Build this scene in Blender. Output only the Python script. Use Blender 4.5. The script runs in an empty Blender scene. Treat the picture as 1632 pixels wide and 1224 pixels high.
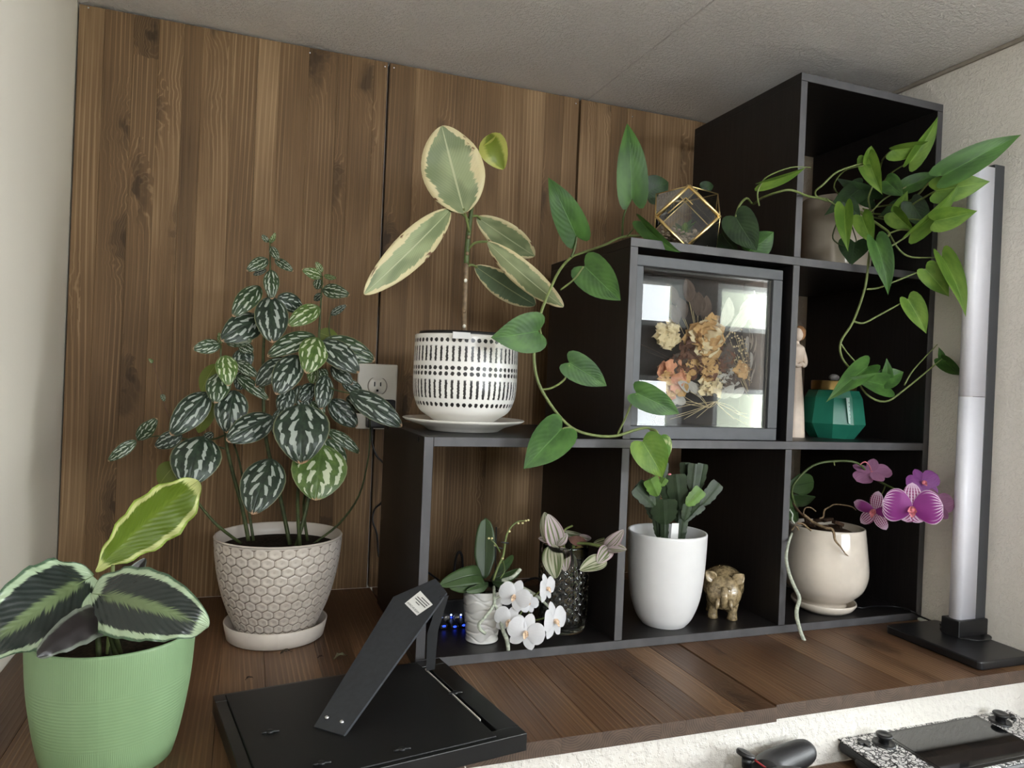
import bpy, bmesh, math, random
from mathutils import Vector, Matrix
random.seed(7)
S = bpy.context.scene
COL = S.collection
PI = math.pi
# ------------------------------------------------------------------ camera
F_PX = 1158.98
CAM = Vector((-0.22788, -0.95519, 0.39243))
FW = Vector((0.343994, 0.938964, -0.003804))
RT = Vector((0.938220, -0.343554, 0.041403))
UP = Vector((-0.037569, 0.017811, 0.999135))
cam_data = bpy.data.cameras.new('camera')
cam = bpy.data.objects.new('camera', cam_data)
COL.objects.link(cam)
cam_data.sensor_fit = 'HORIZONTAL'
cam_data.sensor_width = 36.0
cam_data.lens = F_PX / 1632 * 36.0
cam_data.clip_start = 0.02
M = Matrix((RT, UP, -FW)).transposed().to_4x4()
M.translation = CAM
cam.matrix_world = M
S.camera = cam
# ------------------------------------------------------------------ world, window light, exposure
S.view_settings.view_transform = 'Standard'
S.view_settings.look = 'None'
S.view_settings.gamma = 1.0
S.view_settings.exposure = 0.28
S.view_settings.use_curve_mapping = False
S.cycles.use_denoising = True
S.cycles.max_bounces = 10
S.cycles.diffuse_bounces = 5
S.cycles.glossy_bounces = 5
S.cycles.transmission_bounces = 10
S.cycles.transparent_max_bounces = 16
S.cycles.sample_clamp_indirect = 6.0
S.cycles.caustics_refractive = False
S.cycles.caustics_reflective = False
SKY = 23.0
world = bpy.data.worlds.new('overcast_sky')
S.world = world
world.use_nodes = True
bg = world.node_tree.nodes['Background']
bg.inputs[0].default_value = (0.905, 0.955, 1.0, 1)
bg.inputs[1].default_value = SKY
# rear wall openings, the first added for frontal light: x0, x1, z0, z1
Y_REAR = -2.2
WINDOWS = [(-0.35, 0.40, 0.60, 0.945), (0.74, 1.865, 0.70, 0.945), (2.054, 2.66, 0.70, 0.945),
           (0.74, 1.865, 0.16, 0.45), (2.054, 2.66, 0.16, 0.40)]
ADDED_SIDE_WINDOW = (-1.95, -0.55, 0.05, 0.93)      # added for light from the right, in the far wall: y0, y1, z0, z1
X_FAR = 2.9
L = bpy.data.lights.new('window_portal', 'AREA')
L.shape = 'RECTANGLE'
L.size = ADDED_SIDE_WINDOW[1] - ADDED_SIDE_WINDOW[0]
L.size_y = ADDED_SIDE_WINDOW[3] - ADDED_SIDE_WINDOW[2]
L.cycles.is_portal = True
o = bpy.data.objects.new('window_portal', L)
COL.objects.link(o)
o.location = (X_FAR + 0.02, (ADDED_SIDE_WINDOW[0] + ADDED_SIDE_WINDOW[1]) / 2, (ADDED_SIDE_WINDOW[2] + ADDED_SIDE_WINDOW[3]) / 2)
o.rotation_euler = (PI / 2, 0, PI / 2)
for (a, b, c, d) in WINDOWS:
    L = bpy.data.lights.new('window_portal', 'AREA')
    L.shape = 'RECTANGLE'
    L.size = b - a
    L.size_y = d - c
    L.cycles.is_portal = True
    o = bpy.data.objects.new('window_portal', L)
    COL.objects.link(o)
    o.location = ((a + b) / 2, Y_REAR - 0.02, (c + d) / 2)
    o.rotation_euler = (PI / 2, 0, 0)
# ------------------------------------------------------------------ geometry helpers
def at(px, py, x=None, y=None, z=None):
    """the point seen at photograph pixel (px, py) that lies on the plane x=, y= or z="""
    d = FW + RT * ((px - 816) / F_PX) - UP * ((py - 612) / F_PX)
    if y is not None: t = (y - CAM.y) / d.y
    elif z is not None: t = (z - CAM.z) / d.z
    else: t = (x - CAM.x) / d.x
    return CAM + d * t
def depth(p): return (Vector(p) - CAM).dot(FW)
def proj(p):
    v = Vector(p) - CAM
    k = F_PX / v.dot(FW)
    return 816 + v.dot(RT) * k, 612 - v.dot(UP) * k
def zat(c, py):
    """height above the floor point c whose picture lies in row py"""
    lo, hi = -2.0, 3.0
    for _ in range(50):
        m = (lo + hi) / 2
        if proj((c[0], c[1], m))[1] > py: lo = m
        else: hi = m
    return (lo + hi) / 2
def base_centre(px, py, hw, z):
    """centre of a round base standing on height z: front point at (px, py), half width hw pixels"""
    f = at(px, py, z=z)
    h = Vector((f.x - CAM.x, f.y - CAM.y, 0)).normalized()
    r = hw * depth(f) / F_PX
    for _ in range(5):
        c = f + h * r
        r = hw * depth(c) / F_PX
    return c
def prof_px(c, pts):
    """profile of (row, half width) pixels measured at the axis -> (radius, z)"""
    out = []
    for py, hw in pts:
        z = zat(c, py)
        out.append((hw * depth((c[0], c[1], z)) / F_PX, z))
    return out
ORG = {}
def empty(name, label, cat, loc, group=None):
    o = bpy.data.objects.new(name, None)
    COL.objects.link(o)
    o.location = loc
    o.empty_display_size = 0.02
    o['label'] = label
    o['category'] = cat
    if group: o['group'] = group
    ORG[o] = Vector(loc)
    return o
def mk(name, V, F, mat, parent=None, org=None, uv=None, smooth=True, attr=None, midx=None):
    """one mesh object from world coordinates"""
    me = bpy.data.meshes.new(name)
    if parent is not None: og = ORG[parent]
    else: og = Vector(org) if org is not None else Vector((0, 0, 0))
    me.from_pydata([tuple(Vector(v) - og) for v in V], [], F)
    mats = mat if isinstance(mat, (list, tuple)) else [mat]
    for m in mats: me.materials.append(m)
    if midx:
        for p, i in zip(me.polygons, midx): p.material_index = i
    if uv:
        lay = me.uv_layers.new(name='UVMap')
        for lp in me.loops: lay.data[lp.index].uv = uv[lp.vertex_index]
    if attr:
        at_ = me.attributes.new('mark', 'FLOAT', 'POINT')
        for i, v in enumerate(attr): at_.data[i].value = v
    if smooth:
        for p in me.polygons: p.use_smooth = True
    me.update()
    o = bpy.data.objects.new(name, me)
    COL.objects.link(o)
    if parent is not None: o.parent = parent
    else: o.location = og
    ORG[o] = og
    return o
def tag(o, label, cat, group=None):
    o['label'] = label
    o['category'] = cat
    if group: o['group'] = group
    return o
def struct(o):
    o['kind'] = 'structure'
    return o
def bm_geo(bm):
    bm.verts.index_update()
    V = [v.co.copy() for v in bm.verts]
    F = [[v.index for v in f.verts] for f in bm.faces]
    bm.free()
    return V, F
def box_geo(lo, hi, bev=0.0, seg=2, mat=None):
    bm = bmesh.new()
    bmesh.ops.create_cube(bm, size=1)
    lo, hi = Vector(lo), Vector(hi)
    for v in bm.verts:
        v.co = Vector([(lo[i] + hi[i]) / 2 + v.co[i] * (hi[i] - lo[i]) for i in range(3)])
    if bev > 0:
        bmesh.ops.bevel(bm, geom=bm.edges[:], offset=bev, segments=seg, profile=0.5, affect='EDGES')
    V, F = bm_geo(bm)
    if mat is not None: V = [mat @ v for v in V]
    return V, F
def box(name, lo, hi, mat, parent=None, bev=0.0008, seg=2, rot=None, org=None, smooth=False):
    V, F = box_geo(lo, hi, bev, seg, rot)
    o = mk(name, V, F, mat, parent, org, smooth=False)
    return o
def join_geo(*gs):
    V, F = [], []
    for v, f in gs:
        n = len(V)
        V += v
        F += [[i + n for i in q] for q in f]
    return V, F
def lathe_geo(prof, c=(0, 0), seg=48, disp=None, closed_top=False):
    """prof: list of (r, z); returns V, F, uv"""
    V, F, UV = [], [], []
    n = len(prof)
    ln = [0]
    for i in range(1, n): ln.append(ln[-1] + math.hypot(prof[i][0] - prof[i-1][0], prof[i][1] - prof[i-1][1]))
    for i, (r, z) in enumerate(prof):
        for j in range(seg + 1):
            th = 2 * PI * j / seg
            rr = r + (disp(th, z, i) if disp else 0)
            V.append(Vector((c[0] + rr * math.sin(th), c[1] - rr * math.cos(th), z)))
            UV.append((j / seg, ln[i] / max(ln[-1], 1e-9)))
    for i in range(n - 1):
        for j in range(seg):
            a = i * (seg + 1) + j
            F.append([a, a + 1, a + seg + 2, a + seg + 1])
    return V, F, UV
def smooth_prof(pts, n=6):
    """Catmull-Rom through profile points"""
    out = []
    P = [pts[0]] + list(pts) + [pts[-1]]
    for i in range(1, len(P) - 2):
        p0, p1, p2, p3 = P[i-1], P[i], P[i+1], P[i+2]
        for k in range(n):
            t = k / n
            out.append(tuple(0.5 * ((2 * p1[d]) + (-p0[d] + p2[d]) * t + (2 * p0[d] - 5 * p1[d] + 4 * p2[d] - p3[d]) * t * t
                             + (-p0[d] + 3 * p1[d] - 3 * p2[d] + p3[d]) * t ** 3) for d in range(len(p1))))
    out.append(tuple(pts[-1]))
    return out
def lathe(name, prof, c, mat, parent=None, seg=48, disp=None, org=None, smooth=True, attr=None):
    V, F, UV = lathe_geo(prof, c, seg, disp)
    return mk(name, V, F, mat, parent, org, uv=UV, smooth=smooth, attr=attr)
def tube_geo(pts, rad, seg=8, sub=4, cap=True, flat=1.0):
    pts = [Vector(p) for p in pts]
    n0 = len(pts)
    rads = list(rad) if isinstance(rad, (list, tuple)) else [rad] * n0
    if sub > 1 and n0 > 2:
        q = smooth_prof([tuple(p) + (r,) for p, r in zip(pts, rads)], sub)
        pts = [Vector(a[:3]) for a in q]
        rads = [max(a[3], 1e-5) for a in q]
    V, F = [], []
    n = len(pts)
    t0 = (pts[1] - pts[0]).normalized()
    nrm = t0.orthogonal().normalized()
    for i in range(n):
        t = (pts[min(i + 1, n - 1)] - pts[max(i - 1, 0)])
        t = t.normalized() if t.length > 1e-9 else t0
        nrm = (nrm - t * nrm.dot(t))
        nrm = nrm.normalized() if nrm.length > 1e-6 else t.orthogonal().normalized()
        b = t.cross(nrm)
        for j in range(seg):
            a = 2 * PI * j / seg
            V.append(pts[i] + (nrm * math.cos(a) + b * math.sin(a) * flat) * rads[i])
    for i in range(n - 1):
        for j in range(seg):
            F.append([i * seg + j, i * seg + (j + 1) % seg, (i + 1) * seg + (j + 1) % seg, (i + 1) * seg + j])
    if cap:
        F.append(list(range(seg))[::-1])
        F.append([(n - 1) * seg + j for j in range(seg)])
    return V, F
def tube(name, pts, rad, mat, parent=None, seg=8, sub=4, org=None, flat=1.0):
    V, F = tube_geo(pts, rad, seg, sub, True, flat)
    return mk(name, V, F, mat, parent, org)
def pp(pts):
    """pixel path [(px, py, y)] -> points"""
    return [at(a, b, y=c) for a, b, c in pts]
def ball_geo(c, r, nu=12, nv=8, mat=None):
    """ellipsoid; r may be a vector"""
    r = Vector((r, r, r)) if isinstance(r, (int, float)) else Vector(r)
    V, F = [], []
    for i in range(nv + 1):
        ph = PI * i / nv
        for j in range(nu):
            th = 2 * PI * j / nu
            v = Vector((r.x * math.sin(ph) * math.cos(th), r.y * math.sin(ph) * math.sin(th), r.z * math.cos(ph)))
            if mat is not None: v = mat @ v
            V.append(Vector(c) + v)
    for i in range(nv):
        for j in range(nu):
            F.append([i * nu + j, (i + 1) * nu + j, (i + 1) * nu + (j + 1) % nu, i * nu + (j + 1) % nu])
    return V, F
# leaf outlines: half width (0..1) along v
def sh_oval(v): return math.sin(PI * min(1, v ** 0.92)) ** 0.72 if 0 < v < 1 else 0
def sh_ovate(v): return max(0, math.sin(PI * v ** 0.85)) ** 0.62 if 0 < v < 1 else 0
def sh_lance(v): return max(0, math.sin(PI * v ** 0.8)) ** 0.9 if 0 < v < 1 else 0
def sh_heart(v):
    if v <= 0: return 0.0
    if v < 0.28: return (math.sin(PI / 2 * v / 0.28)) ** 0.55
    return max(0, math.cos(PI / 2 * ((v - 0.28) / 0.72) ** 0.92)) ** 1.12
def sh_heartb(v):
    if v <= 0: return 0.0
    if v < 0.28: return (math.sin(PI / 2 * v / 0.28)) ** 0.55
    return max(0, math.cos(PI / 2 * ((v - 0.28) / 0.72))) ** 0.95
def sh_rubber(v): return max(0, math.sin(PI * v ** 0.97)) ** 0.58 if 0 < v < 1 else 0
def sh_strap(v):
    if v <= 0 or v >= 1: return 0.12 if v <= 0 else 0.0
    return 0.35 + 0.65 * min(1, v / 0.35) if v < 0.35 else max(0, 1 - ((v - 0.35) / 0.65) ** 2.6) ** 0.55
def sh_petal(v):
    if v <= 0: return 0.12
    return 0.12 + 0.88 * (math.sin(PI * min(1, v) ** 0.62 * 0.5 + 0) ** 2 if False else max(0, math.sin(PI * v ** 1.25)) ** 0.55) if v < 1 else 0.0
def sh_sepal(v): return max(0.1 if v < .5 else 0, math.sin(PI * v ** 1.05) ** 0.6 if 0 < v < 1 else 0)
def sh_obcal(v): return max(0, math.sin(PI * v ** 1.35)) ** 0.6 if 0 < v < 1 else 0
def sh_calathea(v):
    if v <= 0: return 0.0
    return max(0, math.sin(PI * v ** 0.75)) ** 0.55 if v < 1 else 0.0
SHAPES = dict(oval=sh_oval, ovate=sh_ovate, lance=sh_lance, heart=sh_heart, heartb=sh_heartb, rubber=sh_rubber, strap=sh_strap,
              petal=sh_petal, obcal=sh_obcal, sepal=sh_sepal, calathea=sh_calathea)
def leaf_geo(base, tip, width, nrm, shape='ovate', arch=0.08, fold=0.1, wave=0.0, wf=3.0, lobe=0.0, cup=0.0, nu=8, nv=12, hook=0.0, twist=0.0, ph=0.0, bendx=0.0):
    base, tip = Vector(base), Vector(tip)
    ax = tip - base
    Ln = ax.length
    a = ax.normalized()
    n = Vector(nrm)
    n = (n - a * n.dot(a))
    n = n.normalized() if n.length > 1e-6 else a.orthogonal().normalized()
    s = a.cross(n)
    sh = SHAPES[shape]
    V, F, UV = [], [], []
    hw = width / 2
    for i in range(nv + 1):
        v = i / nv
        v = 0.5 - 0.5 * math.cos(PI * v) if shape in ('heart', 'heartb', 'calathea', 'obcal', 'rubber', 'ovate', 'oval') else v
        w = sh(v) * hw
        tw = twist * v
        cs, sn = math.cos(tw), math.sin(tw)
        for j in range(nu + 1):
            u = -1 + 2 * j / nu
            au = abs(u)
            y = v * Ln - lobe * Ln * 1.5 * sh(v) * au ** 1.4 * (1 - v) ** 4
            h = arch * Ln * 4 * v * (1 - v) - hook * Ln * max(0, v - 0.6) ** 2 * 4
            h += fold * au * w - cup * (u * u) * w
            h += wave * width * au * au * math.sin(2 * PI * wf * v + ph + (1.3 if u > 0 else 0))
            lat = u * w
            xs = lat * cs
            hh = h + lat * sn
            V.append(base + a * y + s * (xs + bendx * Ln * 4 * v * (1 - v)) + n * hh)
            UV.append((u * 0.5 + 0.5, v))
    for i in range(nv):
        for j in range(nu):
            q = i * (nu + 1) + j
            F.append([q, q + 1, q + nu + 2, q + nu + 1])
    return V, F, UV
def leaf(name, parent, mat, base, tip, width, nrm, **k):
    V, F, UV = leaf_geo(base, tip, width, nrm, **k)
    return mk(name, V, F, mat, parent, uv=UV)
def leafp(parent, mat, b, t, wpx, yb, yt, roll=0.0, pitch=0.0, name='leaf', thick=0.0, **k):
    """leaf from pixel base and tip, each on its own depth plane; roll turns it about its axis (degrees)"""
    B, T = at(b[0], b[1], y=yb), at(t[0], t[1], y=yt)
    mid = (B + T) / 2
    a = (T - B).normalized()
    n = (CAM - mid).normalized()
    n = (n - a * n.dot(a)).normalized()
    n = Matrix.Rotation(math.radians(roll), 3, a) @ n
    w = wpx * depth(mid) / F_PX / max(0.35, math.cos(math.radians(roll)))
    o = leaf(name, parent, mat, B, T, w, n, **k)
    if thick:
        md = o.modifiers.new('thickness', 'SOLIDIFY')
        md.thickness = thick
        md.offset = 0
    return o
# ------------------------------------------------------------------ materials
class NT:
    """tiny node-tree builder"""
    def __init__(self, name):
        self.m = bpy.data.materials.new(name)
        self.m.use_nodes = True
        self.t = self.m.node_tree
        self.b = self.t.nodes['Principled BSDF']
        self.out = self.t.nodes['Material Output']
    def node(self, typ, **k):
        n = self.t.nodes.new(typ)
        for a, v in k.items(): setattr(n, a, v)
        return n
    def put(self, sock, v):
        if v is None: return
        if isinstance(v, bpy.types.NodeSocket): self.t.links.new(v, sock)
        elif isinstance(v, (tuple, list)): sock.default_value = tuple(v) + ((1,) if len(v) == 3 and len(sock.default_value) == 4 else ())
        else: sock.default_value = v
    def math(self, op, a, b=None, c=None, clamp=False):
        n = self.node('ShaderNodeMath', operation=op, use_clamp=clamp)
        self.put(n.inputs[0], a)
        if b is not None: self.put(n.inputs[1], b)
        if c is not None: self.put(n.inputs[2], c)
        return n.outputs[0]
    def add(self, a, b): return self.math('ADD', a, b)
    def mul(self, a, b): return self.math('MULTIPLY', a, b)
    def sub(self, a, b): return self.math('SUBTRACT', a, b)
    def step(self, v, lo, hi):
        n = self.node('ShaderNodeMapRange', interpolation_type='SMOOTHSTEP')
        self.put(n.inputs[0], v)
        self.put(n.inputs[1], lo)
        self.put(n.inputs[2], hi)
        return n.outputs[0]
    def mix(self, f, a, b):
        n = self.node('ShaderNodeMix', data_type='RGBA')
        self.put(n.inputs[0], f)
        self.put(n.inputs[6], a)
        self.put(n.inputs[7], b)
        return n.outputs[2]
    def uv(self):
        n = self.node('ShaderNodeTexCoord')
        s = self.node('ShaderNodeSeparateXYZ')
        self.t.links.new(n.outputs['UV'], s.inputs[0])
        return s.outputs[0], s.outputs[1]
    def obj(self):
        return self.node('ShaderNodeTexCoord').outputs['Object']
    def sep(self, v):
        s = self.node('ShaderNodeSeparateXYZ')
        self.t.links.new(v, s.inputs[0])
        return s.outputs
    def comb(self, x, y, z):
        n = self.node('ShaderNodeCombineXYZ')
        for i, v in enumerate((x, y, z)): self.put(n.inputs[i], v)
        return n.outputs[0]
    def noise(self, vec, scale, detail=2.0, rough=0.5, dim='3D', dist=0.0):
        n = self.node('ShaderNodeTexNoise', noise_dimensions=dim)
        if vec is not None: self.t.links.new(vec, n.inputs['Vector'])
        n.inputs['Scale'].default_value = scale
        n.inputs['Detail'].default_value = detail
        n.inputs['Roughness'].default_value = rough
        n.inputs['Distortion'].default_value = dist
        return n.outputs['Fac']
    def rnd(self): return self.node('ShaderNodeObjectInfo').outputs['Random']
    def bump(self, h, strength=0.3, dist=0.001):
        n = self.node('ShaderNodeBump')
        n.inputs['Strength'].default_value = strength
        n.inputs['Distance'].default_value = dist
        self.put(n.inputs['Height'], h)
        self.t.links.new(n.outputs[0], self.b.inputs['Normal'])
        return n.outputs[0]
    def ramp(self, f, stops):
        n = self.node('ShaderNodeValToRGB')
        cr = n.color_ramp
        while len(cr.elements) < len(stops): cr.elements.new(0.5)
        for e, (p, c) in zip(cr.elements, stops):
            e.position = p
            e.color = tuple(c) + (1,)
        self.put(n.inputs[0], f)
        return n.outputs[0]
    def attr(self, name='mark'):
        n = self.node('ShaderNodeAttribute')
        n.attribute_name = name
        return n.outputs['Fac']
    def fin(self, col=None, rough=0.5, metal=0.0, spec=0.5, coat=0.0, trans=0.0, transl=0.0, sss=0.0):
        self.put(self.b.inputs['Base Color'], col)
        self.put(self.b.inputs['Roughness'], rough)
        self.put(self.b.inputs['Metallic'], metal)
        self.put(self.b.inputs['Specular IOR Level'], spec)
        if coat: self.put(self.b.inputs['Coat Weight'], coat)
        if trans: self.put(self.b.inputs['Transmission Weight'], trans)
        if sss:
            self.put(self.b.inputs['Subsurface Weight'], sss)
            self.b.inputs['Subsurface Radius'].default_value = (0.004, 0.004, 0.004)
        if transl:
            tr = self.node('ShaderNodeBsdfTranslucent')
            self.put(tr.inputs[0], col)
            mx = self.node('ShaderNodeMixShader')
            mx.inputs[0].default_value = transl
            self.t.links.new(self.b.outputs[0], mx.inputs[1])
            self.t.links.new(tr.outputs[0], mx.inputs[2])
            self.t.links.new(mx.outputs[0], self.out.inputs[0])
        return self.m
def lin(r, g, b):
    f = lambda c: (c / 255 / 12.92) if c / 255 <= 0.04045 else ((c / 255 + 0.055) / 1.055) ** 2.4
    return (f(r), f(g), f(b))
def plain(name, rgb, rough=0.5, metal=0.0, spec=0.5, coat=0.0, grain=0.0, gs=60.0, transl=0.0, vary=0.0):
    n = NT(name)
    col = lin(*rgb)
    if grain or vary:
        f = n.noise(n.obj(), gs, 3.0)
        k = vary or 0.12
        c = n.mix(n.step(f, 0.3, 0.7), tuple(x * (1 - k) for x in col), tuple(min(1, x * (1 + k)) for x in col))
        if grain: n.bump(f, grain, 0.001)
        col = c
    return n.fin(col, rough, metal, spec, coat, transl=transl)
def wood(name, dark, mid, light, rough=0.55, knots=1.0, spec=0.35):
    """stained pine board, grain along local z; every board differs by its object random"""
    n = NT(name)
    R = n.rnd()
    p = n.sep(n.obj())
    off = n.mul(R, 37.0)
    off2 = n.mul(n.math('FRACT', n.mul(R, 91.7)), 53.0)
    x = n.add(p[0], off)
    y = p[1]
    z = n.add(p[2], off2)
    # knots: sparse cells stretched along the grain
    vo = n.node('ShaderNodeTexVoronoi', feature='F1', voronoi_dimensions='2D')
    wx = n.mul(n.sub(n.noise(n.comb(n.mul(x, 30.0), n.mul(z, 30.0), 0.0), 1.0, 2.0), 0.5), 0.5)
    n.t.links.new(n.comb(n.add(n.mul(x, 13.0), wx), n.add(n.mul(z, 5.4), wx), 0.0), vo.inputs['Vector'])
    vo.inputs['Scale'].default_value = 1.0
    vo.inputs['Randomness'].default_value = 1.0
    d = vo.outputs['Distance']
    cs = n.sep(vo.outputs['Color'])[0]
    big = n.mul(n.step(cs, 0.50, 1.05), knots * 1.6)
    d2 = n.mul(d, d)
    bumpk = n.mul(n.math('POWER', 2.718, n.mul(d2, -14.0)), big)
    # growth rings: contours of a slowly wandering field pushed aside by the knots
    wander = n.noise(n.comb(n.mul(x, 6.0), y, n.mul(z, 1.2)), 1.0, 1.0, 0.4)
    jit = n.noise(n.comb(n.mul(x, 70.0), y, n.mul(z, 1.5)), 1.0, 1.0, 0.5)
    field = n.add(n.add(n.add(n.mul(x, 400.0), n.mul(wander, 15.0)), n.mul(bumpk, 11.0)), n.mul(jit, 2.4))
    ring01 = n.add(n.mul(n.math('SINE', n.mul(field, 2.2)), 0.5), 0.5)
    line = n.math('POWER', ring01, 5.0)
    fine = n.noise(n.comb(n.mul(x, 420.0), n.mul(y, 420.0), n.mul(z, 6.0)), 1.0, 2.0, 0.6)
    patch = n.noise(n.comb(n.mul(x, 9.0), y, n.mul(z, 2.0)), 1.0, 3.0, 0.55)
    lm = n.step(n.noise(n.comb(n.mul(x, 22.0), y, n.mul(z, 1.6)), 1.0, 2.0, 0.5), 0.35, 0.70)
    tone = n.add(n.add(n.mul(n.mul(line, lm), 0.24), n.mul(fine, 0.30)), n.mul(patch, 0.70))
    tone = n.add(tone, n.mul(n.sub(n.math('FRACT', n.mul(R, 17.3)), 0.5), 0.20))
    col = n.ramp(tone, [(0.22, dark), (0.52, mid), (0.95, light)])
    smear = n.mul(n.math('POWER', 2.718, n.mul(d2, -9.0)), big)
    blot = n.step(n.add(smear, n.mul(n.sub(patch, 0.5), 0.9)), 0.35, 0.75)
    core = n.mul(n.step(n.add(d, n.mul(n.sub(fine, 0.5), 0.10)), 0.13, 0.05), big)
    col = n.mix(n.mul(blot, 0.50), col, tuple(c * 0.8 for c in dark))
    col = n.mix(n.mul(core, 0.55), col, tuple(c * 0.6 for c in dark))
    n.bump(n.add(n.mul(line, 0.6), n.mul(fine, 0.4)), 0.35, 0.0008)
    return n.fin(col, rough, 0.0, spec)
WOOD_WALL = wood('stained_pine_wall', lin(64, 48, 32), lin(112, 87, 60), lin(168, 139, 105), 0.62, 1.0, 0.22)
WOOD_TOP = wood('stained_pine_ledge', lin(50, 34, 23), lin(90, 64, 44), lin(150, 118, 86), 0.42, 0.7, 0.4)
def endgrain():
    n = NT('pine_end_grain')
    p = n.sep(n.obj())
    R = n.rnd()
    cx = n.mul(n.sub(R, 0.5), 0.05)
    cy = n.sub(n.mul(n.math('FRACT', n.mul(R, 7.7)), 0.05), 0.025)
    dx, dy = n.sub(p[0], cx), n.sub(p[1], cy)
    r = n.math('SQRT', n.add(n.mul(dx, dx), n.mul(dy, dy)))
    w = n.noise(n.obj(), 60.0, 3.0)
    s = n.math('SINE', n.add(n.mul(r, 2100.0), n.mul(w, 9.0)))
    col = n.mix(n.add(n.mul(s, 0.22), n.mul(w, 0.9)), lin(54, 42, 34), lin(96, 78, 64))
    return n.fin(col, 0.75)
WOOD_END = endgrain()
def plaster(name, rgb, scale, strength, dist=0.002, rgb2=None):
    n = NT(name)
    o = n.obj()
    f = n.noise(o, scale, 4.0, 0.6)
    g = n.noise(o, scale * 0.35, 2.0, 0.5)
    h = n.add(n.step(f, 0.42, 0.62), n.mul(g, 0.6))
    c = lin(*rgb)
    col = n.mix(n.noise(o, 3.0, 3.0), c, tuple(x * 0.93 for x in c))
    n.bump(h, strength, dist)
    return n.fin(col, 0.85, 0, 0.2)
M_CEIL = plaster('ceiling_texture', (246, 243, 241), 150, 0.8, 0.003)
M_WALLR = plaster('wall_knockdown_texture', (240, 235, 227), 170, 0.45, 0.0022)
M_WALLL = plaster('smooth_cream_wall', (218, 211, 198), 60, 0.05)
M_WALLF = plaster('white_textured_wall', (232, 228, 220), 120, 0.45, 0.0028)
M_ROOM = plaster('room_wall_paint', (224, 222, 218), 90, 0.2)
M_FLOOR = wood('room_floor_wood', lin(70, 48, 30), lin(120, 88, 58), lin(160, 124, 88), 0.5, 0.2)
def laminate(name, a, b, rough):
    n = NT(name)
    p = n.sep(n.obj())
    f = n.noise(n.comb(n.mul(p[0], 30.0), n.mul(p[1], 300.0), n.mul(p[2], 12.0)), 1.0, 3.0)
    n.bump(f, 0.12, 0.0004)
    return n.fin(n.mix(n.step(f, 0.3, 0.7), lin(*a), lin(*b)), rough, 0, 0.35)
M_SHELF = laminate('black_brown_laminate', (22, 20, 20), (32, 29, 29), 0.42)
M_EDGE_LIT = laminate('laminate_lit_front_edge', (72, 71, 73), (84, 83, 85), 0.45)  # same laminate, painted lighter where window light falls on the front edges
M_BLACK = plain('black_plastic', (20, 20, 22), 0.4, vary=0.1)
M_SATIN = plain('black_satin_metal', (22, 22, 24), 0.35, 0.0, 0.5, vary=0.08)
M_RAIL = plain('graphite_metal', (74, 76, 80), 0.4, 0.3, vary=0.05, gs=20)
M_DIFF = plain('white_diffuser_plastic', (240, 240, 248), 0.35, 0, 0.5, vary=0.01, transl=0.08)
M_FRAMEB = plain('black_frame_paint', (16, 17, 18), 0.33, 0, 0.5, vary=0.15, gs=90)
M_BACKER = plain('black_backing_board', (16, 16, 17), 0.5, 0, 0.4, vary=0.15, gs=200)
M_STEEL = plain('bright_steel', (200, 200, 205), 0.25, 1.0, vary=0.05)
M_BOXF = plain('dark_grey_frame_paint', (74, 76, 80), 0.45, 0, 0.4, vary=0.06)
M_PAPERW = plain('white_paper', (236, 236, 234), 0.6, vary=0.02)
M_INK = plain('dark_ink', (58, 58, 60), 0.7, vary=0.05)
M_SOIL = plain('potting_soil', (34, 26, 20), 0.95, 0, 0.1, grain=1.0, gs=240, vary=0.6)
M_BARK = plain('orchid_bark', (58, 42, 30), 0.9, 0, 0.2, grain=0.8, gs=120, vary=0.5)
M_STEM = plain('green_stem', (70, 84, 44), 0.5, 0, 0.4, vary=0.2, gs=90)
M_STEMD = plain('dark_green_stem', (58, 66, 36), 0.55, 0, 0.3, vary=0.3, gs=120)
M_STEML = plain('pale_green_stem', (106, 118, 68), 0.45, 0, 0.4, vary=0.15, gs=90)
M_ROOT = plain('silver_green_root', (176, 182, 166), 0.7, 0, 0.2, grain=0.4, gs=260, vary=0.25)
M_ROOTB = plain('dry_brown_root', (128, 108, 84), 0.8, 0, 0.2, grain=0.4, gs=260, vary=0.35)
M_CREAM = plain('cream_glaze', (214, 204, 190), 0.12, 0, 0.6, coat=0.5, vary=0.06, gs=30)
M_WHITEG = plain('white_matte_glaze', (232, 232, 232), 0.3, 0, 0.5, vary=0.01)
M_WHITEP = plain('white_porcelain', (226, 222, 214), 0.22, 0, 0.5, vary=0.02)
M_SAUCER = plain('greige_saucer_plastic', (206, 196, 186), 0.4, 0, 0.4, vary=0.03)
M_GOLD = plain('brass', (250, 222, 160), 0.3, 1.0, vary=0.06)
M_OUTLET = plain('ivory_outlet_plastic', (214, 208, 196), 0.35, 0, 0.5, vary=0.02)
M_DARKHOLE = plain('outlet_slot', (14, 13, 12), 0.8, vary=0.1)
M_CREAMP = plain('pale_cream_plastic', (224, 220, 206), 0.3, vary=0.02)
def green_pot():
    n = NT('sage_green_ribbed_plastic')
    u, v = n.uv()
    ribv = n.math('SINE', n.mul(u, 1500.0))
    ribh = n.math('SINE', n.mul(v, 520.0))
    band = n.mul(n.step(v, 0.36, 0.40), n.step(v, 0.60, 0.56))
    h = n.add(n.mul(ribv, n.sub(1.0, band)), n.mul(ribh, band))
    wob = n.noise(n.comb(n.mul(u, 14.0), n.mul(v, 3.0), 0.0), 1.0, 2.0)
    n.bump(n.mul(h, wob), 0.22, 0.0005)
    return n.fin(n.mix(wob, lin(114, 140, 102), lin(124, 151, 112)), 0.42, 0, 0.35)
M_GPOT = green_pot()
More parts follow.
